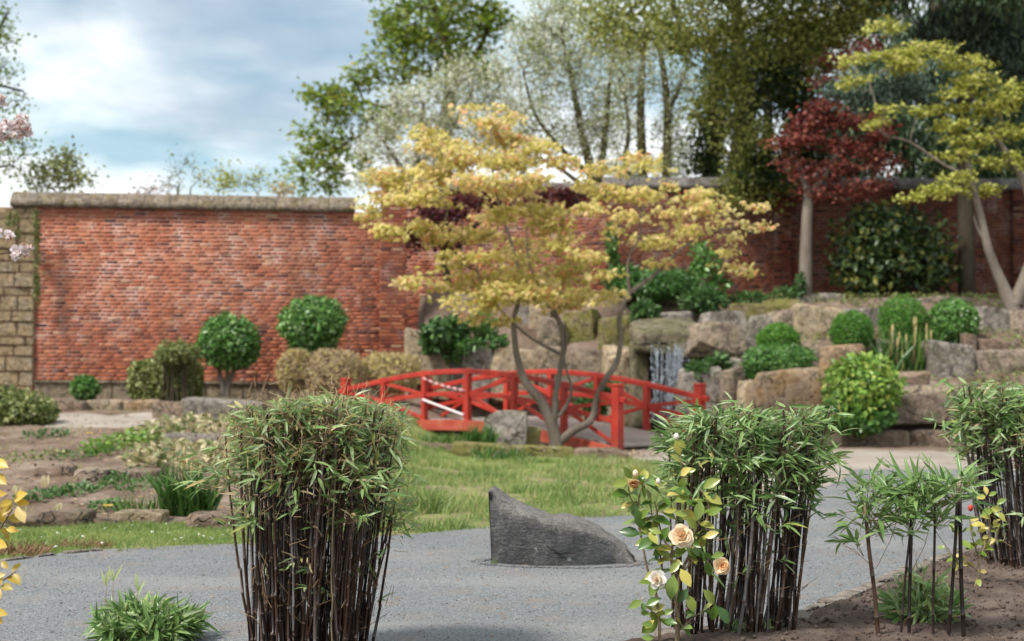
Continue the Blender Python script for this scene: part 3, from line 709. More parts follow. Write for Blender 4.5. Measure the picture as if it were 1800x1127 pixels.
ROCKS = [
 (711, 576, 750, 640, 33.6, 'tan', 'tall pale boulder standing right beside the brick pier', .6, .5),
 (744, 598, 792, 660, 33.2, 'tan', 'upright tan boulder below the broad-leaved shrub, second from the pier', .7, .6),
 (788, 620, 818, 662, 33.1, 'grey', 'small whitish stone wedged between tan boulders behind the bridge', .5, .5),
 (812, 606, 868, 668, 33.0, 'grey', 'grey rounded boulder behind the bridge left of the tan block', .8, .6),
 (864, 610, 946, 672, 32.9, 'tan', 'square tan sandstone block directly behind the leftmost maple stem', .8, .6),
 (945, 609, 1066, 676, 32.8, 'brown', 'wide brown and tan block behind the middle of the bridge', .9, .6),
 (1062, 606, 1124, 700, 32.3, 'tan', 'rounded tan boulder at the left of the waterfall', .9, .7),
 (906, 532, 932, 612, 34.6, 'grey', 'narrow upright grey slab behind the maple stems', .6, .3),
 (928, 526, 968, 612, 34.5, 'tan', 'tall tan slab in the upper row behind the maple', .6, .3),
 (944, 556, 992, 614, 34.0, 'brown', 'squat brown boulder in the upper row behind the forked maple stem', .6, .3),
 (984, 543, 1058, 616, 34.2, 'mossy', 'mossy leaning boulder under the pruned juniper', .9, .3),
 (1052, 553, 1126, 616, 33.9, 'mossy', 'yellow-green mossy boulder left of the waterfall lip', .9, .3),
 (1134, 546, 1217, 580, 33.6, 'grey', 'flat grey boulder just above the waterfall lip', 1.2, .3),
 (1205, 565, 1313, 629, 31.0, 'brown', 'large overhanging brown boulder right of the waterfall', 1.5, 0),
 (1234, 547, 1313, 569, 33.0, 'grey', 'thin flat slab lying on the overhanging boulder', 1.0, .2),
 (1310, 554, 1358, 628, 32.6, 'grey', 'plain grey upright boulder behind the bright box dome', .9, .3),
 (1346, 543, 1402, 606, 33.4, 'brown', 'brownish block behind the box dome, left of the large tan boulder', .9, .3),
 (1396, 533, 1490, 618, 33.3, 'tan', 'large tan boulder with white streaks in the top row', 1.2, .4),
 (1478, 541, 1556, 612, 33.8, 'grey', 'greyish boulder between the two left box balls', 1.0, .4),
 (1193, 641, 1272, 735, 29.5, 'grey', 'square grey boulder in front of the waterfall pool', .9, .5),
 (1234, 629, 1318, 660, 30.6, 'grey', 'low flat boulder under the overhanging boulder', .9, .5),
 (1266, 643, 1308, 730, 29.2, 'brown', 'narrow ridged boulder right of the square grey boulder', .7, .5),
 (1298, 668, 1334, 730, 28.8, 'tan', 'small tan boulder under the spreading dark shrub', .6, .5),
 (1326, 646, 1456, 745, 28.0, 'orange', 'big boulder with a pale flat top and orange face', 1.4, .6),
 (1440, 604, 1524, 650, 31.0, 'orange', 'tan and orange boulder behind the yellow-green shrub', 1.0, .3),
 (1712, 538, 1785, 612, 33.0, 'grey', 'streaked grey boulder below the leaning maple', 1.1, .3),
 (1776, 543, 1850, 602, 32.8, 'brown', 'brown boulder at the right edge under the maple foot', 1.1, .3),
 (1634, 598, 1712, 690, 30.3, 'grey', 'upright pale grey block right of the tall grassy clump', .9, .3),
 (1694, 586, 1718, 618, 31.6, 'low', 'small round stone behind the upright grey block', .35, .2),
 (1706, 612, 1850, 690, 30.4, 'brown', 'wide brown boulder at the right edge of the middle row', 1.2, .3),
 (1548, 676, 1700, 748, 27.6, 'brown', 'big reddish brown slab bridging two low stones', 1.2, 0),
 (1494, 757, 1597, 802, 27.1, 'low', 'low stone under the left end of the reddish slab', .9, .2),
 (1598, 757, 1702, 802, 27.1, 'low', 'low stone under the right end of the reddish slab', .9, .2),
 (1696, 690, 1840, 800, 27.4, 'brown', 'large boulder hidden behind the right-hand bamboo', 1.2, .2),
 (1284, 533, 1348, 550, 35.0, 'mossy', 'low mossy stone edging the terrace, left one', .5, .3),
 (1344, 526, 1404, 546, 35.4, 'mossy', 'low mossy stone edging the terrace, nearest the small block wall', .5, .3),
 (1400, 513, 1436, 542, 36.0, 'grey', 'left grey block of the small terrace edging', .5, .2),
 (1437, 515, 1488, 541, 36.0, 'grey', 'right grey block of the small terrace edging', .5, .2),
 (1518, 640, 1566, 700, 29.4, 'grey', 'low grey boulder behind the top of the yellow-green shrub', .8, .3),
 (1560, 652, 1640, 690, 28.9, 'low', 'flat brownish stone at the foot of the tall grassy clump', .8, .3),
 (1392, 602, 1446, 652, 31.2, 'brown', 'brown boulder right of the spreading dark shrub', .9, .3),
 (1716, 596, 1790, 622, 31.8, 'low', 'long low stone below the streaked grey boulder', .8, .2),
 (1540, 596, 1580, 640, 31.6, 'grey', 'small grey boulder left of the tall grassy clump', .6, .3),
 (1640, 520, 1716, 548, 35.2, 'brown', 'brown edging stone behind the darker rounded bush', .7, .3),
 (1556, 524, 1640, 546, 35.4, 'grey', 'grey edging stone behind the largest box ball', .7, .3),
 (322, 700, 456, 748, 27.6, 'grey', 'broad grey boulder in front of the left topiary', 1.2, .2),
 (268, 706, 336, 738, 29.5, 'low', 'flat brown stone between the hedge and the broad grey boulder', .6, .1),
 (214, 702, 282, 722, 30.6, 'orange', 'ochre edging stone in front of the square hedge', .5, .2),
 (150, 703, 212, 722, 30.6, 'tan', 'pale edging stone right of the small round bush', .5, .2),
 (88, 704, 150, 724, 30.6, 'low', 'brown edging stone below the small round bush', .5, .2),
 (455, 712, 560, 745, 29.0, 'low', 'low brown stone half hidden behind the big bamboo top', .7, .2),
 (290, 762, 390, 790, 21.8, 'grey', 'flat grey slab beside the pale-leaved plants', .7, .15),
 (62, 812, 122, 838, 17.9, 'low', 'small flat slab at the left of the stone row', .4, .1),
 (130, 814, 200, 848, 17.6, 'brown', 'long brown slab in the middle of the stone row', .45, .1),
 (190, 817, 282, 846, 17.7, 'low', 'low brown slab at the right of the stone row', .45, .1),
 (70, 888, 152, 926, 14.6, 'low', 'tilted brown slab above the grass strip', .4, .05),
 (-20, 900, 74, 928, 14.3, 'low', 'low stone at the left edge above the grass strip', .4, .05),
 (198, 892, 282, 922, 14.6, 'tan', 'tan stone behind a grass tuft left of the iris', .45, .08),
 (96, 914, 122, 926, 13.6, 'tan', 'little pale stone lying on the grass edge', .15, .02),
 (140, 908, 204, 926, 14.0, 'low', 'thin flat stone edging the soil pocket', .3, .05),
 (322, 892, 420, 930, 14.4, 'low', 'brown stone behind the left stems of the big bamboo', .5, .08),
 (700, 862, 760, 884, 16.6, 'low', 'flat stone sunk in the lawn right of the big bamboo', .5, .12),
 (852, 722, 926, 792, 24.2, 'grey', 'square grey rock standing left of the maple trunk', .6, .1),
 (905, 750, 950, 792, 24.4, 'mossy', 'small mossy rock between the square rock and the maple trunk', .5, .1),
 (690, 778, 800, 808, 23.2, 'low', 'long low stone edging the lawn, left end', .5, .2),
 (795, 778, 900, 812, 22.6, 'mossy', 'moss-topped edging stone in front of the square rock', .5, .2),
 (890, 784, 1010, 812, 22.8, 'mossy', 'mossy edging stone below the maple trunk', .5, .2),
 (1004, 788, 1110, 812, 22.9, 'low', 'low edging stone in front of the red end post', .5, .2),
]
for (x0, y0, x1, y1, Y, m, lab, th, dn) in ROCKS:
    if x1 < 565 and y1 > 700:
        Y = hitY((x0 + x1) / 2, y1 - 2)
        if y1 > 790: y0 += (y1 - y0) * .3
    lowst = (y1 - y0) < 45 and (x1 - x0) > 1.6 * (y1 - y0)
    rock(x0, y0, x1, y1, Y, m, lab, th, down=dn, power=9 if lowst else 14.0, cuts=7 if lowst else 10, name='stone' if lowst else 'boulder')
# waterfall lip: sloping wet slab that overhangs the pool
lip = rock(1116, 566, 1232, 614, 31.6, 'wet', 'wet sloping slab the waterfall runs over', 1.7, cuts=3, power=8, name='boulder')
for v in lip.data.vertices:
    t = (v.co.x / 1.45 + .5); v.co.z += -.12 * max(0, .5 - t) + .22 * (v.co.y) * (1 if v.co.z > 0 else .2) - (.22 * t if v.co.z < 0 else 0)
cave = [(1108, 600, 1140, 760, 31.9, 'left dark wet rock face beside the waterfall', 'wet'), (1130, 606, 1215, 770, 32.9, 'dark wet back wall of rock behind the waterfall', 'wet'), (1205, 618, 1262, 760, 32.0, 'shadowed rock under the overhanging boulder', 'brown')]
for x0, y0, x1, y1, Y, lab, m in cave: rock(x0, y0, x1, y1, Y, m, lab, 1.0, power=8, cuts=3)
wf = thing('waterfall', 'thin white waterfall dropping from the wet slab behind the bridge', 'waterfall', at(1165, 740, 31.4))
for (xa, xb, y0, y1, nm) in ((1146, 1166, 607, 742, 'left_stream'), (1168, 1180, 608, 742, 'stream'), (1182, 1204, 602, 742, 'stream'), (1207, 1212, 628, 742, 'stream')):
    gs = []
    for k in range(int((xb - xa) * (2.6 if xa == 1182 else 1.5))):
        px = random.uniform(xa, xb); ys = y0 + random.uniform(0, 10); P = []
        sway = random.uniform(-3, 3) - (12 if xa == 1182 else 0); yy = ys + random.choice([0, 0, 30, 60, 80]); ye = min(y1, yy + random.uniform(25, 90))
        for q in np.linspace(0, 1, 6):
            y = yy + (ye - yy) * q; f = (y - y0) / (y1 - y0); P.append(V3(at(px + sway * f + random.uniform(-.8, .8), y, 31.25 - .25 * math.sqrt(max(f, 0)))))
        gs.append(polytube(P, np.array([.004, .012, .016, .014, .011, .004]) * random.uniform(.12, .34), 4))
    V, T, t = cat_geo(gs); part('stream', V, T, wf, M_FALL if random.random() < 0 else M_FALLDROP, t, True)
gs = []
for k in range(500):
    px = random.uniform(1143, 1212); y = 600 + 145 * random.random() ** .7; p = V3(at(px, y, random.uniform(30.9, 31.4))); s = random.uniform(.004, .012)
    gs.append((boxv(p, (s, 0, s * .3), (0, s, 0), (0, 0, s * 1.6)), BOXT, None))
V, T, t = cat_geo(gs); part('spray', V, T, wf, M_FALLDROP, t, kind='stuff')

# ------------------------------------------------------------------ standing stone
def fin_stone():
    Yf = gnd(960, 997).y
    us = [858, 866, 880, 905, 940, 975, 1000, 1030, 1060, 1085, 1105, 1120]
    top = [863, 858, 865, 878, 893, 904, 903, 913, 928, 945, 962, 984]
    frn = [872, 884, 893, 900, 908, 918, 923, 930, 944, 957, 972, 988]
    bot = [988, 994, 997, 998, 999, 999, 998, 997, 995, 993, 991, 991]
    dep = [.10, .22, .30, .38, .42, .44, .44, .42, .36, .30, .22, .08]
    U = np.linspace(858, 1120, 70); tp, fr, bt, dp = (np.interp(U, us, q) for q in (top, frn, bot, dep)); rows = []
    for i, px in enumerate(U):
        lx = at(px, 900, Yf).x; zt = at(px, tp[i], Yf + dp[i] * .7).z; zf = at(px, fr[i], Yf + .06).z; D = dp[i]
        y0 = Yf + .16 - .16 * math.sin(math.pi * min(1, i / 69 * 1.15)); tw = .05 * (1 if px < 880 else 0)
        pr = [(0, -.12), (.0, zf * .25), (.015, zf * .5), (.035, zf * .75), (.05, zf * .93), (.075, zf), (D * .35, zf + (zt - zf) * .5), (D * .55, zf + (zt - zf) * .8), (D * .8, zt), (D * .95, zt * .93), (D * 1.05, zt * .6), (D * 1.1, zt * .3), (D * 1.12, -.12)]
        rows.append([[lx + (.035 * (1 - z / max(zt, .01)) if px < 870 else 0), y0 + y, z] for y, z in pr])
    V = np.array(rows); m, k = V.shape[:2]; V = V.reshape(-1, 3)
    for i in range(len(V)):
        q = Vector(V[i] * 4.0); f = mnoise.fractal(q, .8, 2.2, 6) * .028; V[i] += np.array([f * .4, f, f * .5]); g_ = mnoise.noise(Vector((V[i][0] * 5 + V[i][2] * 16, V[i][1] * 18, 3))) * .010; V[i] += np.array([0, g_, g_ * .6])
        # crack on the front face
    T = []
    for i in range(m - 1):
        for j in range(k - 1):
            p = i * k + j; T += [[p, p + k, p + k + 1], [p, p + k + 1, p + 1]]
    for j in range(1, k - 1): T += [[0, j, j + 1], [(m - 1) * k, (m - 1) * k + j + 1, (m - 1) * k + j]]
    c = np.array([V[:, 0].mean(), V[:, 1].mean(), 0])
    r = thing('standing_stone', 'dark grey wedge-shaped standing stone rising to a point on the gravel path', 'stone', c)
    part('stone_body', V, T, r, M_FIN, None, True)
    P = [V3(at(x, y, Yf - .012 + .03 * ((x - 960) / 60))) for x, y in ((957, 956), (963, 959), (967, 965), (974, 967), (980, 973), (989, 974), (996, 972), (1004, 973), (1010, 972), (1017, 976))]
    V, T, t = polytube(P, np.array([.001, .002, .003, .004, .005, .004, .0035, .004, .003, .001]), 5); part('crack', V, T, r, _flat('crack_shadow', (.01, .008, .006), .9))
fin_stone()

# ------------------------------------------------------------------ red bridge
A = np.array([at(1085, 790, 24.9).x, 24.9]); Bp = np.array([at(1230, 690, 26.5).x, 26.5])
wv = Bp - A; ax_ = np.array([-wv[1], wv[0]]) / np.linalg.norm(wv); LB = 7.75
br = thing('footbridge', 'arched red wooden footbridge with braced railings behind the golden maple', 'bridge', (A + ax_ * LB / 2 + wv / 2).tolist() + [0])
def bz(s): return math.sin(math.pi * np.clip(s / LB, 0, 1))
def bp(s, side, z): p = A + ax_ * s + wv * side; return Vector((p[0], p[1], z))
deck = lambda s: .06 + .34 * bz(s)
rail = lambda s: .96 + .44 * bz(s)
mid = lambda s: .50 + .42 * bz(s)
U3 = Vector((ax_[0], ax_[1], 0))
for side in (0, 1):
    NP = 6; S = [LB * i / NP for i in range(NP + 1)]
    for i, s in enumerate(S):
        end = i in (0, NP); wd = .17 if end else .115
        zt = rail(s) + (.16 if end else .01); zb = -.15 if end else deck(s) - .22
        o = bar('post', bp(s, side, zb), bp(s, side, zt), wd, wd, M_PAINT, br, .012, up=U3)
        if end:
            me = bev_box('post_cap', (wd * 1.12, wd * 1.12, .05), .02, M_PAINT)
            cpo = ob('post_cap', me, br, bp(s, side, zt + .027) - br.location); cpo.rotation_euler.z = math.atan2(ax_[1], ax_[0])
    K = 12
    for i in range(K):
        s0, s1 = LB * i / K, LB * (i + 1) / K; e0 = -.2 if i == 0 else 0; e1 = .2 if i == K - 1 else 0
        bar('hand_rail', bp(s0 + e0, side, rail(s0) - .05 - (.03 if e0 else 0)), bp(s1 + e1, side, rail(s1) - .05 - (.03 if e1 else 0)), .105, .10, M_PAINT, br, .012)
        bar('mid_rail', bp(s0, side, mid(s0)), bp(s1, side, mid(s1)), .05, .085, M_PAINT, br, .006)
        bar('deck_beam', bp(s0 - .002, side + (-.02 if side == 0 else .02), deck(s0) - .10), bp(s1 + .002, side + (-.02 if side == 0 else .02), deck(s1) - .10), .07, .21, M_FADE, br, .006)
    def brace(i, zi, j, zj):
        f = {'t': lambda s: rail(s) - .10, 'm': mid, 'b': lambda s: deck(s) + .03}
        bar('brace', bp(S[i], side, f[zi](S[i])), bp(S[j], side, f[zj](S[j])), .045, .07, M_PAINT, br, .006)
    if side == 0:
        for q in ((6,'t',5,'m'),(6,'m',5,'b'),(5,'t',4,'m'),(5,'m',4,'b'),(3,'m',2,'t'),(3,'m',2,'b'),(2,'t',1,'m'),(2,'m',1,'b'),(1,'m',0,'t'),(1,'m',0,'b')): brace(*q)
    else:
        for q in ((0,'t',1,'m'),(0,'b',1,'m'),(1,'m',2,'b'),(1,'m',2,'t'),(2,'t',3,'m'),(2,'b',3,'m'),(3,'m',4,'t'),(3,'m',4,'b'),(4,'t',5,'m'),(4,'b',5,'m'),(5,'m',6,'t'),(5,'m',6,'b')): brace(*q)
NPK = 54
plank_me = bev_box('plank', (LB / NPK - .012, np.linalg.norm(wv) - .12, .04), .006, M_PLANK)
for i in range(NPK):
    s = LB * (i + .5) / NPK; o = ob('plank', plank_me, br, bp(s, .5, deck(s) + .005) - br.location)
    o.rotation_euler = (0, -math.atan((deck(s + .05) - deck(s - .05)) / .1), math.atan2(ax_[1], ax_[0]))
pl = thing('white_pole', 'white pole tied slantwise across a railing gap of the red bridge', 'pole', bp(S[4], -.03, deck(S[4]) + .3))
bar('pole', bp(S[4] - .02, -.035, mid(S[4]) - .09), bp(S[3] + .03, -.035, deck(S[3]) + .10), .05, .05, M_WHITE, pl, .018)
tp = thing('barrier_tape', 'twisted pink and white barrier tape strung across the bridge railing', 'tape', bp(S[4], -.03, rail(S[4]) - .2))
P = [bp(S[4] + (S[3] - S[4]) * t, -.03, rail(S[4]) - .13 + (mid(S[3]) + .06 - rail(S[4]) + .13) * t - .03 * math.sin(math.pi * t)) for t in np.linspace(0, 1, 26)]
V, T = [], []
for i, p in enumerate(P):
    tw = i * .9; o_ = Vector((0, math.cos(tw) * .012, math.sin(tw) * .028)); V += [list(p - o_), list(p + o_)]
    if i: q = 2 * i; T += [[q - 2, q - 1, q + 1], [q - 2, q + 1, q]]
part('ribbon', np.array(V), T, tp, M_TAPE)

# ------------------------------------------------------------------ trees
def skeleton(trunks, targets, r_tip, step, wig=.12, arch=.08, expo=2.4, flare=True):
    N, par, fix = [], [], []
    for pts, rad in trunks:
        P = smoothpath(pts, 4); rr = np.interp(np.linspace(0, 1, len(P)), np.linspace(0, 1, len(rad)), rad)
        root = -1
        if N:
            d = np.linalg.norm(np.array(N) - P[0], axis=1); root = int(d.argmin())
        for p, r in zip(P, rr): N.append(p); par.append(root); fix.append(r); root = len(N) - 1
    N = [np.asarray(p) for p in N]; nt_ = len(N); A_ = np.array(N); lo = 0
    cap = nt_ + len(targets) * 14; buf = np.zeros((cap, 3)); buf[:nt_] = A_; k = nt_; parA = par[:]; tips = []
    start = A_[nt_ // 4:] if nt_ > 6 else A_
    d0 = np.array([np.linalg.norm(start - t, axis=1).min() for t in targets]); order = np.argsort(d0)
    usable0 = nt_ // 5
    for ti in order:
        t = targets[ti]; B = buf[usable0:k]; dv = t - B; d = np.linalg.norm(dv, axis=1); cost = d + .7 * np.maximum(0, -dv[:, 2])
        j = int(cost.argmin()) + usable0; p = buf[j].copy(); L = np.linalg.norm(t - p); m = int(min(10, max(1, math.ceil(L / step))))
        side = RNG.normal(size=3) * wig * L; prev = j
        for q in range(1, m + 1):
            f = q / m; pos = p + (t - p) * f + side * math.sin(math.pi * f) * .5 + np.array([0, 0, arch * L]) * math.sin(math.pi * f)
            buf[k] = pos; parA.append(prev); prev = k; k += 1
        tips.append(prev)
    buf = buf[:k]; rad = np.zeros(k); acc = np.zeros(k)
    for i in range(k - 1, -1, -1):
        rad[i] = max(r_tip, acc[i] ** (1 / expo))
        if i < nt_: rad[i] = fix[i]
        if parA[i] >= 0: acc[parA[i]] += rad[i] ** expo if i >= nt_ else 0
    P0, P1, R0, R1 = [], [], [], []
    for i in range(k):
        j = parA[i]
        if j < 0 or np.linalg.norm(buf[j] - buf[i]) < 1e-5: continue
        P0.append(buf[j]); P1.append(buf[i]); r0 = rad[j] if i < nt_ and j < nt_ else min(rad[j], rad[i] * 1.25); R0.append(r0); R1.append(rad[i])
    return np.array(P0), np.array(P1), np.array(R0), np.array(R1)
def clump_points(clumps, Y, dens, ythick=.8):
    """points in ellipsoids given as photo ellipses at depth Y (depth offset optional)"""
    pts, cid = [], []
    for ci, c in enumerate(clumps):
        cx, cy, rx, ry = c[:4]; dy = c[4] if len(c) > 4 else 0; Yc = Y + dy; s = mpp(Yc); p = V3(at(cx, cy, Yc))
        n_ = max(2, int(dens * rx * ry / 1000.)); v = rdir(n_) * (RNG.random((n_, 1)) ** .42)
        pts.append(p + v * np.array([rx * s, max(rx, ry) * s * ythick, ry * s])); cid += [ci] * n_
    return np.concatenate(pts), np.array(cid)
def px_path(pts, Y): return [V3(at(p[0], p[1], Y + (p[2] if len(p) > 2 else 0))) for p in pts]
def leaves_at(pts, per, spread, size, mode, tint_c, tint_s, flat=1.0):
    n_ = len(pts) * per; base = np.repeat(pts, per, 0); off = RNG.normal(size=(n_, 3)) * spread * np.array([1, 1, flat]); loc = base + off
    if mode == 'flat':      # maple pads: leaves hang outwards and down, faces up
        d = unit(np.concatenate([RNG.normal(size=(n_, 2)), -np.abs(RNG.normal(size=(n_, 1))) * .45 - .3], 1)); nn = unit(np.array([0, -.15, 1.]) + RNG.normal(size=(n_, 3)) * .35)
    elif mode == 'droop':
        d = unit(RNG.normal(size=(n_, 3)) * .45 + np.array([0, 0, -1.])); nn = rdir(n_)
    elif mode == 'up':
        d = unit(RNG.normal(size=(n_, 3)) * .5 + np.array([0, 0, 1.])); nn = rdir(n_)
    elif mode == 'out':
        d = unit(off + RNG.normal(size=(n_, 3)) * spread * .4); nn = unit(np.array([0, 0, .7]) + RNG.normal(size=(n_, 3)) * .6)
    else:
        d = rdir(n_); nn = unit(rdir(n_) + np.array([0, 0, .5]))
    tt = np.clip(tint_c + np.repeat(RNG.normal(size=len(pts)) * tint_s * .7, per) + RNG.normal(size=n_) * tint_s, 0, 1)
    return basis(d, nn), loc, size * RNG.uniform(.65, 1.3, n_), tt
def tree(name, label, cat, trunks, clumps, Y, dens, per, spread, tmpl, size, ml, mb, mode='rand', tint=(.5, .22), r_tip=.006, step=.5, group=None, parts=0, ythick=.8, flat=1.0, wig=.12, arch=.08, nsides=5, leafname='leaf', expo=2.4, bare=0, base=None):
    pts, cid = clump_points(clumps, Y, dens, ythick); trunks = [(px_path(p, Y), r) for p, r in trunks]
    b = trunks[0][0][0] if base is None else base
    root = thing(name, label, cat, b, group)
    allp = pts
    if bare: allp = np.concatenate([pts, clump_points(clumps, Y, bare, ythick)[0] + np.array([0, 0, .1])])
    P0, P1, R0, R1 = skeleton(trunks, allp, r_tip, step, wig, arch, expo)
    V, T, t = tubes(P0, P1, R0, R1, nsides); part('trunk', V, T, root, mb, None, True)
    M, loc, sz, tt = leaves_at(pts, per, spread, size, mode, tint[0], tint[1], flat)
    if parts: leaf_parts(root, leafname, tmpl, M, loc, sz, tt, ml, parts, 'crown')
    else:
        V, T, t = instance(tmpl[0], tmpl[1], M, loc, sz, tt); part('crown', V, T, root, ml, t)
    return root
# the golden maple
PADS = [(834,187,18,8),(895,194,22,8),(869,218,40,12),(752,231,27,9),(773,252,60,14),(903,248,64,16),(947,257,35,11),(808,274,60,13),(895,283,56,16),(981,280,30,11),(700,313,60,18),(773,300,52,16),(843,313,52,16),(929,313,40,13),(747,339,48,16),(655,374,32,12),(682,408,36,16),(743,395,38,13),(786,413,43,14),(843,408,40,16),(877,374,43,14),(938,369,52,16),(960,395,40,14),(905,338,43,13),(990,426,30,12),(1038,365,26,11),(1059,296,43,11),(1120,278,39,11),(1152,292,17,9),(1055,326,43,11),(1098,343,47,13),(1090,378,35,9),(1142,343,26,11),(1220,341,39,12),(1176,374,26,12),(1250,365,43,11),(1319,365,20,7),(1280,393,22,7),(1334,394,17,8),(1285,415,15,6),(1207,404,43,12),(1159,421,39,12),(1276,441,10,6),(1289,462,17,7),(1316,478,12,8),(1163,460,18,9),(808,456,43,13),(869,447,35,13),(929,456,43,15),(1016,452,35,11),(728,490,28,10),(782,499,26,11),(843,490,43,16),(921,490,52,17),(999,486,47,15),(1059,482,20,9),(882,516,52,17),(955,512,60,19),(1025,512,38,13),(1072,521,26,10),(799,530,22,9),(851,534,30,11),(1007,534,34,11),(973,540,25,11),(825,556,17,10),(886,558,17,11),(720,345,40,14),(670,345,30,12)]
random.seed(21)
PADS += [(min(1020, max(740, random.gauss(880, 90))), random.uniform(265, 520), random.uniform(18, 30), random.uniform(6, 9)) for _ in range(9)] + [(random.gauss(1130, 70), random.uniform(320, 430), random.uniform(14, 26), random.uniform(5, 7)) for _ in range(3)]
PADS = [(x, y, rx, ry, random.uniform(-1.5, 1.5) * (1 - abs(x - 950) / 900)) for x, y, rx, ry in PADS]
tree('maple_tree', 'golden yellow spreading maple with slender grey stems in front of the red bridge', 'tree',
 [([(978,790),(976,770),(966,735),(950,703),(925,674),(912,640),(905,600),(903,560),(910,535),(915,500),(903,440),(880,370),(866,300),(864,225)], [.15,.12,.10,.085,.075,.06,.05,.045,.035,.03,.025,.018,.012]),
  ([(972,748),(976,715),(977,690),(985,650),(990,610),(984,570),(968,545),(950,510),(930,460),(925,400)], [.075,.065,.055,.045,.04,.035,.025,.02,.015]),
  ([(987,640),(996,600),(989,572),(975,545)], [.035,.025,.02,.015]),
  ([(984,622),(955,607),(925,588),(900,565),(880,545),(868,525),(845,495)], [.035,.03,.025,.02,.018,.012]),
  ([(984,730),(1000,705),(1004,680),(996,652),(990,625)], [.04,.03,.025,.02]),
  ([(982,778),(1008,757),(1040,738),(1049,700),(1066,665),(1085,635),(1091,595),(1088,560),(1098,530),(1107,515),(1135,495),(1165,470),(1195,440),(1240,412),(1290,400)], [.085,.075,.068,.06,.055,.05,.045,.04,.04,.035,.03,.025,.018,.012]),
  ([(1107,515),(1103,470),(1111,440),(1126,412),(1125,370)], [.035,.025,.02,.015,.01])],
 PADS, 25.2, 19, 18, .135, L_MAPLE, .118, ML_MAPLE, M_BARK_MAPLE, 'flat', (.52, .2), .004, .35, parts=300, ythick=.75, flat=.36, wig=.1, arch=-.02, nsides=7)
# trees behind the walls
tree('sycamore_tree', 'large fresh green sycamore behind the end of the sunlit wall', 'tree',
 [([(770,420),(772,330),(780,240),(792,150),(778,60),(745,-40)], [.42,.36,.3,.24,.16,.1]), ([(785,250),(720,200),(640,180)], [.16,.1,.05]), ([(790,170),(840,90),(870,20)], [.14,.1,.05])],
 [(775,45,105,60),(715,105,75,50),(560,160,38,24),(605,185,55,38),(570,240,60,34),(530,292,40,20),(600,285,60,30),(560,326,60,14),(860,35,45,38),(690,40,40,40),(830,115,60,50),(640,130,40,30),(680,210,50,40),(760,-30,120,40)],
 48, 20, 10, .22, L_MAPLE, .20, ML_SYC, M_BARK_MOSS, 'flat', (.5, .2), .012, .9, ythick=1.0, flat=.7, wig=.16, bare=3)
tree('blossom_tree', 'white blossoming tree just left of and behind the golden maple', 'tree',
 [([(715,420),(725,330),(735,250),(745,180)], [.2,.17,.12,.06]), ([(725,330),(690,270),(660,230)], [.1,.07,.04]), ([(730,300),(790,230),(830,160)], [.1,.08,.04])],
 [(700,180,40,24),(760,160,46,28),(740,215,50,28),(670,225,40,24),(650,262,34,22),(700,275,50,26),(800,130,44,34),(830,175,44,34),(870,140,44,40),(840,235,46,34),(640,315,28,18),(770,285,56,30),(780,220,40,30),(690,320,40,20),(885,200,30,40)],
 44, 22, 28, .18, L_QUAD, .095, ML_BLOSSOM, M_BARK_GREY, 'rand', (.38, .27), .008, .7, bare=12, ythick=.9)
tree('blossom_tree', 'wide many-stemmed white blossom tree right of the golden maple top', 'tree',
 [([(1045,420),(1040,310),(1022,230),(1005,140),(985,50)], [.2,.17,.13,.09,.05]), ([(1050,330),(1062,250),(1070,160),(1085,60)], [.15,.12,.09,.05]), ([(1040,310),(985,260),(940,200),(920,130)], [.11,.08,.06,.04]), ([(1045,345),(990,300),(945,275)], [.1,.06,.04])],
 [(960,120,75,75),(1000,50,80,60),(930,215,55,50),(1045,150,60,80),(1000,240,50,40),(925,70,40,50),(1060,230,40,50),(900,280,40,40),(1090,90,40,60),(980,0,60,30)],
 46, 22, 28, .19, L_QUAD, .095, ML_BLOSSOM, M_BARK_MOSS, 'rand', (.30, .27), .008, .7, bare=12, ythick=.9)
tree('blossom_tree', 'thin upright tree with mossy stems and sparse pale blossom above the right wall', 'tree',
 [([(1132,420),(1130,300),(1126,200),(1130,110),(1140,20)], [.2,.17,.14,.1,.06]), ([(1172,420),(1172,300),(1174,200),(1166,120),(1150,40)], [.2,.17,.14,.1,.06]), ([(1100,420),(1095,310),(1105,230),(1095,150)], [.12,.1,.07,.04]), ([(1150,340),(1100,300),(1080,290)], [.1,.07,.04]), ([(1174,200),(1200,140),(1215,90)], [.08,.06,.04])],
 [(1100,200,40,70),(1130,130,60,60),(1180,240,40,60),(1200,160,35,60),(1150,300,70,22),(1215,270,25,40),(1090,290,50,24),(1200,295,40,20)],
 45, 26, 18, .18, L_QUAD, .09, ML_BLOSSOM, M_BARK_MOSS, 'rand', (.25, .25), .008, .7, bare=26, ythick=.9)
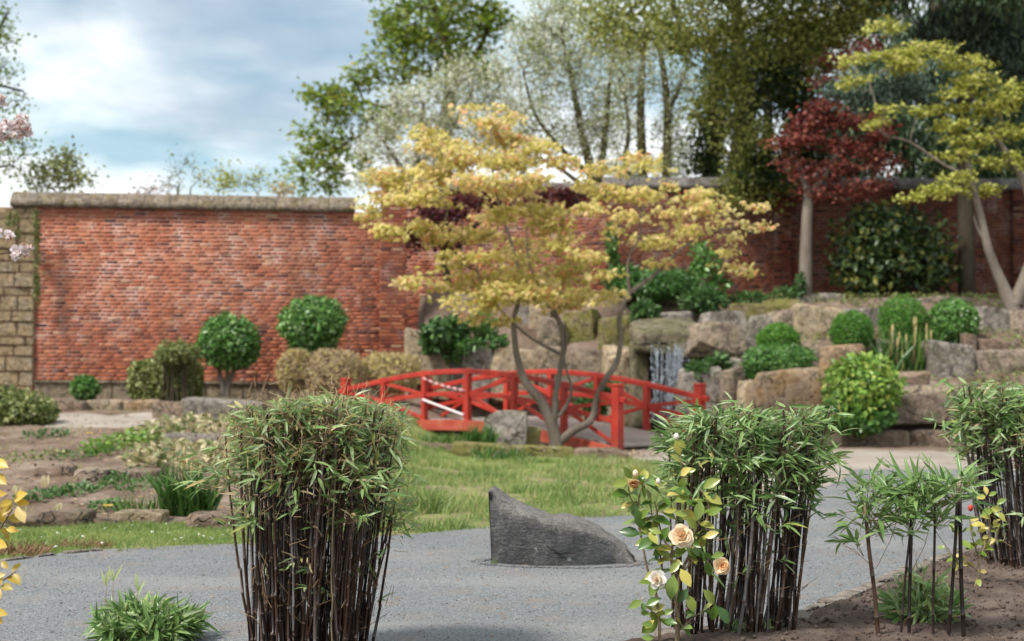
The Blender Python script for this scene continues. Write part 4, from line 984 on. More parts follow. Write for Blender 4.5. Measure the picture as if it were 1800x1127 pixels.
tree('willow_tree', 'tall yellow-green willow hanging over the wall above the waterfall', 'tree',
 [([(1290,520),(1295,330),(1310,200),(1300,80),(1290,-40)], [.42,.36,.3,.22,.15]), ([(1300,260),(1390,330),(1420,350)], [.09,.06,.03]), ([(1310,180),(1400,120),(1480,60)], [.17,.12,.07]), ([(1305,120),(1220,70),(1130,20)], [.17,.12,.07]), ([(1300,230),(1360,130),(1420,-10)],[.14,.1,.06])],
 [(1130,50,115,50,-1),(1240,55,95,60,-4),(1330,55,85,55,-4.2),(1420,45,75,60,-4.2),(1275,140,50,50,-3.6),(1345,245,36,34,-3),(1450,110,34,30,-4),(1300,300,34,55,-2),(1060,25,60,35),(1285,225,20,40,-2),(1380,300,40,30,-2),(1480,40,60,50,-4),(1200,-30,200,30),(1235,180,24,40,-1),(1295,345,22,34,-2),(1340,330,26,26,-2),(1200,-110,200,60,-5),(1450,-110,170,60,-5),(1350,-40,150,40,-5),(1520,-20,100,50,-5),(1250,-220,200,60,-6),(1100,-90,120,50),(1440,60,40,30,-4)],  # clumps far above the view are added, unseen, to shade the terrace wall
 41.8, 14, 30, .23, L_QUAD, .125, ML_WILLOW, M_BARK_MOSS, 'rand', (.5, .3), .012, 1.0, ythick=.8, wig=.18, bare=2)
tree('holly_tree', 'dark glossy evergreen tree standing inside the willow, left of the red maple', 'tree',
 [([(1340,470),(1345,330),(1350,220),(1355,130)], [.25,.22,.16,.08]), ([(1345,320),(1270,260),(1250,220)],[.1,.07,.04])],
 [(1330,120,70,45,-2),(1400,170,50,60,-2.6),(1385,100,55,40,-2),(1430,240,40,60,-2.6),(1340,300,40,40,-2.6),(1400,290,40,40,-2.6),(1310,200,30,50,-1)],
 42.4, 16, 44, .26, L_QUAD, .14, ML_DARK, M_BARK_DARK, 'rand', (.45, .25), .01, .8)
tree('ivy_clad_tree', 'narrow dark green ivy-clad trunk at the left edge of the willow', 'tree',
 [([(1252,470),(1255,330),(1256,230),(1258,150)], [.3,.26,.2,.08])],
 [(1256,190,26,50),(1250,250,30,45),(1248,295,32,26),(1268,130,20,40)],
 43.2, 30, 26, .22, L_QUAD, .15, ML_DARK, M_BARK_DARK, 'rand', (.6, .25), .01, .8)
tree('conifer_tree', 'tall dark conifer filling the top right corner behind the maples', 'tree',
 [([(1650,560),(1650,330),(1648,150),(1645,-60)], [.4,.34,.26,.18])],
 [(1610,75,55,30),(1680,50,70,35),(1750,20,90,40),(1780,110,60,30),(1530,10,40,30),(1700,130,80,30),(1590,230,70,40),(1680,260,70,40),(1780,250,50,60),(1780,330,50,40),(1620,320,50,30),(1520,230,40,50),(1540,130,50,40),(1740,200,60,40),(1480,250,40,60),(1500,340,60,30),(1640,-90,160,60,-8),(1820,-80,120,70,-9),(1830,150,40,120,-6),(1720,310,70,40)],  # highest clumps are out of view, put in to keep sun off the wall
 43.5, 13, 66, .38, L_NARROW, .26, ML_CONIFER, M_BARK_DARK, 'droop', (.5, .25), .01, 1.0)
tree('birch_tree', 'pale birch trunk showing at the top edge above the lime maple', 'tree',
 [([(1600,560),(1597,300),(1592,120),(1588,-20),(1585,-120)], [.28,.24,.2,.17,.1])], [(1570,-60,60,40),(1620,-80,60,40)], 45.5, 8, 8, .3, L_QUAD, .14, ML_WILLOW, M_BARK_PALE, 'droop', (.5, .2), .01, .8)
tree('pine_tree', 'blue-green pine with flat needle pads between the red and lime maples', 'tree',
 [([(1702,530),(1700,430),(1697,330),(1692,220),(1690,100),(1700,20)], [.26,.24,.21,.17,.12,.06]), ([(1695,250),(1640,190),(1570,165),(1490,170)], [.1,.07,.05,.03]), ([(1692,200),(1740,110),(1790,90)], [.1,.07,.04])],
 [(1570,150,75,15,-2.6),(1500,166,45,11,-2.6),(1640,132,45,16,-2.4),(1535,185,40,10,-2.6),(1610,170,44,12,-2.6),(1470,160,20,8,-2.6),(1680,45,70,25),(1750,85,60,25),(1790,120,40,20),(1640,60,40,20),(1740,40,50,20),(1780,60,50,20),(1560,-70,130,30),(1700,-60,130,30),(1640,-130,160,40),(1420,-90,110,30)],  # topmost pads are unseen extra canopy, added to darken the brick wall
 37.2, 32, 44, .16, L_NARROW, .17, ML_PINE, M_BARK_DARK, 'up', (.55, .25), .008, .6, flat=.5)
tree('maple_tree', 'deep red maple with a straight grey trunk in front of the dark brick wall', 'tree',
 [([(1416,520),(1417,450),(1419,390),(1420,340),(1408,300),(1400,285)], [.19,.17,.15,.13,.08,.05]), ([(1420,345),(1448,312),(1476,262),(1500,200),(1510,120)], [.1,.085,.07,.05,.03]), ([(1432,330),(1465,345),(1500,350)],[.05,.04,.02])],
 [(1450,205,50,18),(1405,247,48,12),(1425,308,36,11),(1470,296,62,12),(1508,332,50,10),(1485,258,60,14),(1540,225,28,26),(1480,106,34,9),(1515,82,26,10),(1450,178,34,12),(1380,252,24,8),(1545,285,30,18),(1440,338,44,9),(1452,140,24,7),(1540,325,28,9),(1398,286,30,9),(1412,225,34,9),(1500,215,34,12)],
 36.4, 24, 26, .17, L_MAPLE, .115, ML_RED, M_BARK_GREY, 'flat', (.5, .26), .006, .4, flat=.5, arch=-.02)
tree('maple_tree', 'lime yellow maple leaning in from the right above the rockery', 'tree',
 [([(1782,545),(1765,505),(1750,470),(1736,430),(1722,370),(1707,310),(1694,255)], [.2,.15,.12,.11,.095,.075,.05]), ([(1786,535),(1808,480),(1822,420),(1806,330),(1770,270),(1740,230)], [.2,.17,.14,.11,.08,.05]), ([(1736,430),(1720,405),(1712,380)],[.05,.04,.03]), ([(1707,310),(1660,290),(1600,250),(1560,240)],[.05,.04,.03,.02])],
 [(1558,47,42,8),(1552,92,45,12),(1512,104,34,9),(1500,140,36,10),(1622,88,56,14),(1600,112,50,12),(1690,110,46,12),(1735,140,52,14),(1690,165,44,11),(1660,192,42,10),(1615,198,26,8),(1680,222,46,12),(1745,188,56,16),(1705,246,52,10),(1782,170,30,22),(1765,232,44,14),(1640,336,56,9),(1692,312,44,10),(1722,335,36,9),(1600,346,26,6),(1560,190,30,8),(1540,215,28,8),(1790,280,30,14),(1755,285,40,10),(1680,270,40,10)],
 33.2, 22, 26, .14, L_MAPLE, .10, ML_LIME, M_BARK_GREY, 'flat', (.5, .22), .006, .4, flat=.4, arch=-.02)
tree('maple_tree', 'purple-leaved maple half hidden behind the golden maple near the pier', 'tree',
 [([(790,560),(785,480),(775,420),(760,380)], [.12,.1,.08,.05]), ([(785,470),(850,380),(910,340)], [.07,.05,.03])],
 [(760,385,60,24),(722,418,38,20),(800,365,40,20),(702,446,18,10),(900,332,55,14),(965,340,45,12),(850,350,45,18),(790,420,40,16),(1000,350,30,10)],
 36.3, 18, 20, .15, L_MAPLE, .14, ML_PURPLE, M_BARK_DARK, 'flat', (.5, .22), .006, .4, flat=.5)
tree('bare_tree', 'half-bare dark-twigged tree leaning in at the left edge', 'tree',
 [([(-120,480),(-100,330),(-80,200),(-60,60)], [.25,.22,.18,.12]), ([(-90,260),(-30,250),(40,240)], [.08,.06,.03]), ([(-80,180),(-20,150),(40,160)], [.07,.05,.03]), ([(-70,100),(-10,60),(15,20)], [.07,.05,.03]), ([(-95,320),(-30,300),(20,290)],[.07,.05,.03])],
 [(0,50,34,56),(5,120,26,30),(25,180,32,22),(20,265,40,36),(55,262,22,22),(10,310,36,18),(-40,80,50,100),(-40,220,60,80)],
 38, 16, 9, .18, L_QUAD, .10, ML_SYC, M_BARK_DARK, 'rand', (.35, .22), .007, .4, bare=10, wig=.2)
tree('shrub_tree', 'olive green bushy tree showing above the left end of the coping', 'tree',
 [([(105,480),(104,400),(105,340)], [.14,.12,.08])], [(105,300,44,30),(70,320,24,18),(150,322,30,14),(120,280,20,16),(60,300,16,10)], 38.5, 34, 14, .16, L_QUAD, .12, ML_OLIVE, M_BARK_MOSS, 'rand', (.6, .25), .008, .4)
tree('shrub_tree', 'twiggy pale shrub poking above the middle of the coping', 'tree',
 [([(315,420),(314,360),(312,330)], [.05,.045,.03]), ([(330,420),(335,330)], [.04,.02])], [(312,300,26,34),(335,285,14,20),(300,325,20,12),(345,310,20,16)], 39, 22, 3, .14, L_QUAD, .08, ML_OLIVE, M_BARK_MOSS, 'rand', (.4, .2), .005, .4, bare=20)
tree('shrub_tree', 'light green feathery bush above the coping, left of the sycamore', 'tree',
 [([(385,420),(382,360)], [.06,.05]), ([(450,420),(452,350)], [.05,.04])], [(380,318,44,16),(395,302,20,12),(440,322,28,12),(455,308,26,14),(410,320,30,14)], 39.5, 30, 9, .14, L_QUAD, .09, ML_LIME, M_BARK_MOSS, 'rand', (.35, .2), .005, .4, bare=12)
tree('distant_tree', 'small brown bare-topped tree far behind the coping', 'tree',
 [([(270,420),(270,345)], [.2,.12])], [(272,332,34,12),(250,336,16,8),(300,334,16,9)], 75, 40, 8, .3, L_QUAD, .16, ML_LITTER, M_BARK_DARK, 'rand', (.35, .2), .01, .6, bare=20)
tree('distant_tree', 'orange-brown bush just above the coping beside the sycamore', 'tree',
 [([(490,430),(490,345)], [.06,.05])], [(488,332,24,11),(510,334,16,9)], 42, 60, 10, .12, L_QUAD, .1, ML_DRY, M_BARK_DARK, 'rand', (.6, .2), .006, .4)

# ------------------------------------------------------------------ shrubs and plants
def shell_leaves(ells, Y, n, size, lump=.1, inner=.4, depth=1.0, tint=(.5, .2), outw=.5, sq=2.0, shade=True):
    L_, D_, N_, t_ = [], [], [], []
    tot = sum(e[2] * e[3] for e in ells)
    for e in ells:
        cx, cy, rx, ry = e[:4]; Yc = Y + (e[4] if len(e) > 4 else 0); s = mpp(Yc); c = V3(at(cx, cy, Yc)); k = int(n * rx * ry / tot)
        d = rdir(k); sd_ = random.uniform(0, 50)
        rr = 1.0 / (np.abs(d) ** sq).sum(1) ** (1 / sq)
        nz = np.array([mnoise.noise(Vector(q * 2.6 + sd_)) + .6 * mnoise.noise(Vector(q * 6 + sd_)) for q in d])
        r = rr * (1 + lump * nz) * (1 - inner * RNG.random(k) ** 2)
        gapn = np.array([mnoise.noise(Vector(q * 4.2 + sd_ + 7)) for q in d]); ok = (gapn > -.30) | (RNG.random(k) < .25); d, r, nz = d[ok], r[ok], nz[ok]; k = len(d)
        L_.append(c + d * r[:, None] * np.array([rx * s, rx * s * depth, ry * s])); D_.append(d)
        t_.append(tint[0] + RNG.normal(size=k) * tint[1] + nz * .12)
    loc, d = np.concatenate(L_), np.concatenate(D_); k = len(loc)
    dirs = unit(rdir(k) + d * outw); nn = unit(d + rdir(k) * .8 + np.array([0, 0, .3]))
    return basis(dirs, nn), loc, size * RNG.uniform(.7, 1.25, k), np.clip(np.concatenate(t_), 0, 1)
def shrub(name, label, cat, ells, Y, n, tmpl, size, ml, base=None, stems=(), mb=None, leafpart='foliage', group=None, **kw):
    b = at(ells[0][0], ells[0][1] + ells[0][3], Y) if base is None else at(base[0], base[1], Y)
    root = thing(name, label, cat, b, group)
    M, loc, sz, tt = shell_leaves(ells, Y, n, size, **kw)
    V, T, t = instance(tmpl[0], tmpl[1], M, loc, sz, tt); part(leafpart, V, T, root, ml, t)
    if not stems and name not in ('ivy', 'fern'):
        e = ells[0]; stems = [([(e[0] + q * e[2] * .12, e[1] + e[3] * 1.05), (e[0] + q * e[2] * .3, e[1] + e[3] * .5), (e[0] + q * e[2] * .55, e[1] - e[3] * .2)], [.03, .024, .01]) for q in (-1, .1, .9)]
    for i, (p, r) in enumerate(stems):
        P = smoothpath(px_path(p, Y), 4); V, T, t = polytube(P, np.interp(np.linspace(0, 1, len(P)), np.linspace(0, 1, len(r)), r), 7)
        part('stem', V, T, root, mb or M_BARK_GREY, None, True)
    return root
CORE = leafmat('inner_twigs', [(0, (.03, .03, .012)), (1, (.05, .05, .02))], .8, .1)
shrub('topiary_bush', 'clipped round topiary on pale twin stems, the left one by the wall', 'bush', [(403,602,51,46),(385,585,25,25),(425,620,25,25)], 32.6, 7000, L_QUAD, .115, ML_TOPIARY, (398, 694),
 [([(394,698),(392,680),(386,655),(378,620)], [.07,.06,.05,.03]), ([(400,698),(402,678),(412,650),(420,620)], [.07,.06,.05,.03]), ([(399,680),(400,650),(404,610)],[.05,.045,.03])], M_BARK_GREY, lump=.18, inner=.6, tint=(.5, .26))
shrub('topiary_bush', 'larger clipped topiary ball high beside the wall, above the beige bushes', 'bush', [(550,568,55,44),(548,600,38,28)], 32.9, 8000, L_QUAD, .115, ML_TOPIARY, (556, 690),
 [([(556,700),(554,660),(552,610)], [.07,.06,.04]), ([(560,690),(568,640),(580,600)], [.05,.045,.03])], M_BARK_GREY, lump=.17, inner=.6, tint=(.5, .26))
shrub('hedge_bush', 'square-clipped variegated hedge bush at the foot of the wall', 'bush', [(292,672,58,36)], 32.2, 6500, L_QUAD, .10, ML_OLIVE, lump=.05, inner=.35, sq=7, depth=.6, tint=(.55, .25))
shrub('twiggy_shrub', 'thin-stemmed clipped shrub with a green top in front of the square hedge', 'bush', [(312,618,34,17),(300,625,24,14),(330,622,18,14)], 31.7, 2600, L_NARROW, .12, ML_OLIVE, (315, 708),
 [([(285 + 7 * k + random.uniform(-2, 2), 708), (288 + 6 * k + random.uniform(-4, 4), 665), (284 + 8 * k + random.uniform(-5, 5), 612)], [.022, .018, .008]) for k in range(9)], M_BARK_DARK, lump=.3, inner=.8, tint=(.45, .25))
shrub('small_bush', 'small round green bush against the stone plinth', 'bush', [(150,682,22,20)], 32.4, 1300, L_QUAD, .11, ML_TOPIARY, lump=.15, inner=.6)
shrub('dry_bush', 'round beige twiggy bush with yellow leaves, left of three', 'bush', [(517,652,29,36),(528,632,20,16)], 31.6, 5000, L_NARROW, .10, ML_DRY, lump=.12, inner=.6, tint=(.55, .25))
shrub('dry_bush', 'large beige twiggy bush in the middle of three', 'bush', [(588,662,52,44),(570,635,22,20),(610,640,26,22)], 31.4, 8500, L_NARROW, .10, ML_DRY, lump=.1, inner=.6, tint=(.42, .2))
shrub('dry_bush', 'yellowish beige bush nearest the brick pier behind the bridge', 'bush', [(688,655,50,34),(660,640,20,18),(715,642,24,18)], 31.9, 6500, L_NARROW, .10, ML_DRY, lump=.1, inner=.6, tint=(.62, .2))
shrub('leafy_bush', 'loose green and brown bush at the left edge beyond the lawn', 'bush', [(40,720,54,30),(10,712,40,30),(72,730,26,22)], 25.0, 4200, L_QUAD, .10, ML_OLIVE, lump=.25, inner=.7, tint=(.45, .28))
shrub('box_ball', 'bright green box dome above the spreading dark shrub', 'bush', [(1368,600,36,30)], 31.3, 6000, L_NARROW, .08, ML_BOX, lump=.1, inner=.4, tint=(.6, .2))
shrub('juniper_shrub', 'spreading dark green shrub below the bright box dome', 'bush', [(1370,632,60,24),(1332,645,28,24),(1405,628,28,18),(1340,625,26,16)], 30.2, 6500, L_NARROW, .10, ML_TOPIARY, lump=.2, inner=.6, tint=(.42, .18))
shrub('box_ball', 'small clipped box ball left of the tall grassy clump', 'bush', [(1497,584,36,36)], 31.8, 6500, L_NARROW, .08, ML_BOX, lump=.1, inner=.4, tint=(.45, .2))
shrub('box_ball', 'largest clipped box ball standing behind the tall grassy clump', 'bush', [(1586,560,41,40),(1586,578,38,34)], 32.6, 8000, L_NARROW, .08, ML_BOX, lump=.09, inner=.4, tint=(.5, .2))
shrub('box_ball', 'darker rounded bush right of the largest box ball', 'bush', [(1675,566,42,38)], 32.3, 5000, L_QUAD, .09, ML_TOPIARY, lump=.1, inner=.5, tint=(.5, .22))
shrub('yellow_green_shrub', 'yellow-green leafy shrub spilling over the boulders by the path', 'bush', [(1515,672,62,42),(1500,715,56,40),(1545,690,38,34),(1490,655,30,22),(1520,640,26,14)], 27.0, 4200, L_QUAD, .13, ML_YG, lump=.34, inner=.65, tint=(.5, .26))
shrub('ivy_shrub', 'dark ivy-like growth hanging below the yellow-green shrub', 'bush', [(1510,735,46,26),(1475,725,26,20),(1545,735,26,16)], 26.8, 1500, L_QUAD, .13, ML_TOPIARY, lump=.25, inner=.5, tint=(.35, .2))
shrub('pruned_juniper', 'flat-topped pruned juniper above the mossy boulders', 'bush', [(1165,492,62,17),(1100,492,38,24),(1200,500,26,14),(1150,510,70,14)], 35.6, 9000, L_NARROW, .13, ML_TOPIARY, (1100, 545),
 [([(1030,560),(1048,545),(1068,556),(1090,548),(1110,520)], [.06,.08,.08,.07,.05])], M_BARK_DARK, lump=.15, inner=.6, tint=(.22, .2))
shrub('evergreen_shrub', 'big dark evergreen shrub in front of the right brick wall', 'bush', [(1545,430,80,60),(1600,430,70,55),(1520,470,60,50),(1570,480,90,40),(1640,470,40,40),(1550,385,50,30)], 37.3, 6500, L_CAM, .20, ML_DARK, lump=.45, inner=.75, tint=(.6, .3))
shrub('evergreen_shrub', 'broad glossy-leaved shrub right of the brick pier', 'bush', [(775,585,30,22),(800,580,20,18),(760,600,18,16)], 33.0, 900, L_CAM, .20, ML_FERN, lump=.15, inner=.5, tint=(.45, .22))
shrub('evergreen_shrub', 'dark green shrub under the lowest maple leaves', 'bush', [(848,570,26,20),(815,608,36,16),(868,600,26,12),(800,625,16,14)], 33.1, 2200, L_NARROW, .15, ML_TOPIARY, lump=.2, inner=.6, tint=(.4, .2))
shrub('camellia_bush', 'thin green bush on a brown stem above the waterfall rocks', 'bush', [(1240,470,30,26),(1262,500,18,22),(1235,440,18,16)], 36.2, 500, L_CAM, .17, ML_TOPIARY, (1232, 535), [([(1232,540),(1233,505),(1240,470)], [.09,.07,.04])], M_BARK_GREY, lump=.2, inner=.7, tint=(.5, .25))
shrub('ivy', 'ivy creeping up the corner between stone and brick wall', 'ivy', [(65,450,4,70,-.15),(64,395,5,30,-.15),(66,510,4,30,-.15),(22,385,12,14,-.3),(30,410,8,8,-.3)], 33.85, 900, L_QUAD, .07, ML_OLIVE, lump=.3, inner=.6, depth=.5, tint=(.4, .2))
shrub('ivy', 'ivy hanging at the far end of the brick wall behind the maple', 'ivy', [(1076,425,9,32),(1080,460,7,20)], 37.6, 500, L_QUAD, .11, ML_TOPIARY, lump=.3, inner=.5, tint=(.4, .2))
shrub('ivy', 'ivy climbing the foot of the red maple trunk', 'ivy', [(1408,500,8,22),(1400,515,12,9)], 36.0, 400, L_QUAD, .1, ML_FERN, lump=.3, inner=.6, tint=(.4, .2))
for (x, y, rx, ry, Y, lab) in [(1235,528,34,16,34.6,'green fern clump above the flat slab'), (1132,552,18,18,33.2,'small fern tucked left of the waterfall lip'), (1385,520,26,8,36.6,'low green ground plants along the terrace edge'), (1320,528,30,8,36.4,'bluish low plants at the foot of the dark wall'), (1225,655,12,12,29.6,'tiny dark fern between the grey boulders'), (1262,640,14,10,30.2,'little shrub under the overhanging boulder'), (1060,690,26,14,30.5,'green waterside plants seen through the bridge railing'), (1040,712,20,12,30.0,'low leaves beside the bridge deck')]:
    shrub('fern', lab, 'fern', [(x, y, rx, ry)], Y, int(rx * ry * 1.6), L_NARROW, .22, ML_FERN, lump=.25, inner=.7, outw=1.2, tint=(.5, .25))
def blades(name, label, cat, px, py, Y, wpx, hpx, n, ml, spread=.35, tint=(.5, .2), wd=1.0, group=None, extra=None, z=None):
    if z is None and px < 560 and py > 700: Y = hitY(px, py)
    p = at(px, py, Y) if z is None else z; root = thing(name, label, cat, p, group); s = mpp(Y); b = V3(p)
    loc = b + np.stack([RNG.uniform(-1, 1, n) * wpx * s * .5, np.clip(RNG.normal(size=n), -1.4, 1.4) * wpx * s * .2, np.zeros(n)], 1)
    d = unit(np.stack([RNG.normal(size=n) * spread, RNG.normal(size=n) * spread, np.ones(n)], 1)); nn = unit(np.concatenate([RNG.normal(size=(n, 2)), np.zeros((n, 1))], 1))
    L = hpx * s * RNG.uniform(.55, 1.1, n); V, T, t = instance(L_BLADE[0], L_BLADE[1], basis(d, nn), loc, np.stack([L * wd, L, L * 1.6], 1), np.clip(tint[0] + RNG.normal(size=n) * tint[1], 0, 1))
    part('blades', V, T, root, ml, t); return root
r_ = blades('grassy_clump', 'tall grassy clump with pale flower spikes in front of the largest box ball', 'plant', 1595, 668, 30.8, 88, 92, 420, ML_IRIS, .28, (.45, .22))
for k in range(11):
    p = V3(at(1595 + random.uniform(-44, 40), 640, 30.5)); q = p + np.array([random.uniform(-.1, .1), -.1, random.uniform(.25, .8)])
    V, T, t = polytube([p, q, q + np.array([0, 0, .12]), q + np.array([0, 0, .24])], [.005, .006, .016, .004], 5); part('flower_spike', V, T, r_, _flat('pale_spike', (.55, .42, .2)) if k == 0 else bpy.data.materials['pale_spike'], None, True)
r_ = blades('iris_clump', 'dark green iris clump left of the big bamboo', 'plant', 330, 905, 15.0, 84, 96, 240, ML_IRIS, .33, (.45, .2), 1.1)
for k in range(6):
    p = V3(at(330 + random.uniform(-30, 30), 850, 14.8)); q = p + np.array([0, 0, random.uniform(.05, .3)])
    V, T, t = polytube([p, q, q + np.array([0, 0, .05]), q + np.array([0, 0, .1])], [.004, .005, .014, .004], 5); part('flower_bud', V, T, r_, bpy.data.materials['pale_spike'], None, True)
blades('iris_clump', 'short iris tuft between the iris clump and the tan stone', 'plant', 240, 905, 14.9, 70, 40, 160, ML_IRIS, .4, (.55, .25))
blades('grass_tuft', 'green grass tuft left of the square grey rock', 'plant', 845, 790, 23.6, 44, 50, 200, ML_IRIS, .4, (.5, .2), 1.2)
blades('grass_tuft', 'grass tuft along the bridge beam right of the big bamboo', 'plant', 770, 782, 24.5, 90, 26, 420, ML_IRIS, .5, (.6, .25), 1.2)
blades('grass_tuft', 'bright grass tuft on the lawn edge beside the big bamboo stems', 'plant', 735, 905, 14.4, 110, 60, 260, ML_GRASS, .5, (.35, .2), .9)
blades('grass_tuft', 'mossy grass hanging over the edging stone', 'plant', 875, 806, 22.2, 90, 30, 200, ML_IRIS, .7, (.45, .25), 1.2)
blades('grass_tuft', 'few grass blades at the foot of the standing stone', 'plant', 867, 992, 10.6, 12, 12, 24, ML_GRASS, .6, (.35, .2), 1.3)
for (x, y, w_, h_, n_, lab) in [(150,962,90,22,240,'low mound of dry brown grass on the path edge'), (15,975,130,34,300,'dry brown grass heap at the left edge of the path')]:
    p = gnd(x, y); blades('dry_grass', lab, 'plant', x, y, p.y, w_, h_, n_, ML_LITTER, .9, (.4, .2), 1.2, z=p)
def lowplants(name, label, x, y, rx, ry, n, tmpl, size, ml, tint=(.5, .22), h=.12):
    """leafy ground cover laid over the slope"""
    Yc = None
    for Yt in np.arange(11, 34, .05):
        p = at(x, y, Yt)
        if p.z <= float(hz(p.x, p.y)) + .05: Yc = Yt; break
    s = mpp(Yc); c = at(x, y, Yc); root = thing(name, label, 'plant', c)
    depth = ry * s * Yc / 1.45 * .9; r = np.sqrt(RNG.random(n)); th = RNG.random(n) * 2 * math.pi
    X = c.x + r * np.cos(th) * rx * s; Yy = c.y + r * np.sin(th) * depth; Z = hz(X, Yy) + RNG.random(n) * h * (1 - r * .6)
    d = unit(np.stack([np.cos(th) * .6 + RNG.normal(size=n) * .7, np.sin(th) * .6 + RNG.normal(size=n) * .7, RNG.uniform(.1, 1.1, n)], 1)); nn = unit(np.array([0, 0, 1.]) + RNG.normal(size=(n, 3)) * .4)
    V, T, t = instance(tmpl[0], tmpl[1], basis(d, nn), np.stack([X, Yy, Z], 1), size * RNG.uniform(.6, 1.3, n), np.clip(tint[0] + RNG.normal(size=n) * tint[1], 0, 1))
    part('leaves', V, T, root, ml, t); return root
lowplants('pale_leaf_plant', 'low cream-edged leaves below the broad grey boulder', 340, 752, 80, 16, 420, L_CAM, .16, ML_SASA, (.55, .25), .22)
lowplants('pale_leaf_plant', 'cream and green leafy patch left of the iris clump', 300, 800, 60, 16, 420, L_CAM, .14, ML_SASA, (.6, .25), .2)
lowplants('pale_leaf_plant', 'cream striped leaves reaching down beside the big bamboo', 390, 800, 50, 20, 420, L_CAM, .14, ML_SASA, (.65, .25), .2)
lowplants('leafy_plant', 'green leafy patch with a yellow flower beside the bare soil', 215, 778, 44, 16, 420, L_QUAD, .10, ML_YG, (.35, .2), .2)
lowplants('leafy_plant', 'green sprawling leaves right of the bare soil patch', 260, 770, 44, 16, 260, L_QUAD, .10, ML_OLIVE, (.5, .25), .2)
lowplants('leafy_plant', 'flat green plant in the middle of the rock garden', 130, 860, 38, 9, 260, L_QUAD, .06, ML_FERN, (.55, .2), .1)
lowplants('leafy_plant', 'round bright green cushion plant above the stone row end', 212, 838, 16, 12, 320, L_QUAD, .05, ML_FERN, (.65, .2), .14)
lowplants('leafy_plant', 'small green plants on the soil right of the cushion plant', 250, 850, 40, 10, 260, L_QUAD, .05, ML_FERN, (.65, .2), .1)
lowplants('leafy_plant', 'green leaves at the left of the soil pocket', 65, 870, 30, 8, 160, L_QUAD, .06, ML_FERN, (.45, .2), .1)
lowplants('leafy_plant', 'low weeds under the left edge bush', 80, 762, 40, 6, 120, L_QUAD, .08, ML_FERN, (.4, .2), .1)
lowplants('leafy_plant', 'weedy green patch in the upper left bed', 60, 800, 50, 10, 170, L_QUAD, .06, ML_OLIVE, (.45, .25), .08)
lowplants('leafy_plant', 'small weeds left of the bare soil', 130, 798, 30, 7, 110, L_QUAD, .06, ML_FERN, (.5, .2), .08)
lowplants('leafy_plant', 'pale sage green leaves beside the tan stone', 185, 885, 32, 7, 170, L_QUAD, .05, ML_FERN, (.7, .2), .08)
for (x, y, lab) in [(157,762,'yellow flower in the green leafy patch'), (190,890,'yellow flower beside the tan stone')]:
    c = None
    for Yt in np.arange(12, 34, .05):
        p = at(x, y, Yt)
        if p.z <= float(hz(p.x, p.y)) + .12: c = p; break
    r0 = thing('yellow_flower', lab, 'flower', (c.x, c.y, c.z - .1)); d = np.array([[math.cos(q), math.sin(q), .3] for q in np.arange(6) * math.pi / 3])
    V, T, t = instance(L_QUAD[0], L_QUAD[1], basis(d, np.tile([0, -.6, .8], (6, 1))), np.tile(V3(c), (6, 1)), np.full(6, .055), np.full(6, .5)); part('petals', V, T, r0, ML_YELLOW, t)
    V, T, t = polytube([V3(c) - [0, 0, .12], V3(c)], [.004, .003], 5); part('stalk', V, T, r0, ML_FERN, t)
for (x, y, h_, lab) in [(78,860,.16,'tilted pale shoot in the rock garden, longest'), (92,905,.2,'pale upright shoot by the tilted slab'), (128,862,.08,'short pale shoot in the middle bed'), (30,868,.12,'pale shoot near the left edge')]:
    p = gnd(x, y, float(.08)); p = Vector((p.x, p.y, float(hz(p.x, p.y))))
    r0 = thing('pale_shoot', lab, 'plant', p)
    for q in range(3):
        d = np.array([[random.uniform(-.3, .5), random.uniform(-.2, .2), 1]]); V, T, t = instance(L_CAM[0], L_CAM[1], basis(d, np.array([[0, -1, .1]])), V3(p)[None] + RNG.normal(size=(1, 3)) * .01, np.array([[h_ * .7, h_, h_]]), np.array([.85]))
        part('shoot', V, T, r0, ML_SASA, t)
# lawns and litter
def scatter(P, n):
    P_ = np.array(P); x0, y0 = P_.min(0); x1, y1 = P_.max(0); o = []
    while sum(map(len, o)) < n:
        q = np.stack([RNG.uniform(x0, x1, n), RNG.uniform(y0, y1, n)], 1); o.append(q[poly_in(P, q[:, 0], q[:, 1])])
    return np.concatenate(o)[:n]
def lawn(name, label, P, n, h, tint, patch=True):
    q = scatter(P, n)
    if patch:
        f = vnoise(q[:, 0], q[:, 1], 1.1, 2.) + vnoise(q[:, 0], q[:, 1], 4., 6.) * .5; q = q[f > -.02]
    n = len(q); d = unit(np.stack([RNG.normal(size=n) * .5, RNG.normal(size=n) * .5, np.ones(n)], 1)); nn = unit(np.concatenate([RNG.normal(size=(n, 2)), np.zeros((n, 1))], 1))
    L = h * RNG.uniform(.4, 1.25, n) * (1 + .5 * vnoise(q[:, 0], q[:, 1], 1.6, 5.)); loc = np.stack([q[:, 0], q[:, 1], hz(q[:, 0], q[:, 1]) - .005], 1)
    V, T, t = instance(L_GRASS[0], L_GRASS[1], basis(d, nn), loc, np.stack([np.maximum(L, .05) * 1.3, L, L], 1), np.clip(tint + RNG.normal(size=n) * .22 + .3 * vnoise(q[:, 0], q[:, 1], .9, 1.), 0, 1))
    tag(ob(name, mk(name, V, T, t, ML_GRASS)), label, 'grass', kind='stuff')
lawn('lawn_grass', 'rough tufted grass between the gravel path and the bridge', LAWN, 60000, .10, .5)
lawn('mown_grass', 'short grass strip along the left side of the gravel path', STRIP, 26000, .045, .45, False)
lawn('rough_grass', 'thin scattered grass and weeds across the left rock garden', [(-2.2, 13.6), (-9, 13.6), (-11.5, 29), (-3, 29)], 9000, .07, .6)
lawn('rough_grass', 'thin grass around the foot of the bridge', [(-2.6, 21), (1.6, 20.6), (1.3, 24.4), (-1.2, 26.6), (-3.4, 28)], 9000, .1, .5)
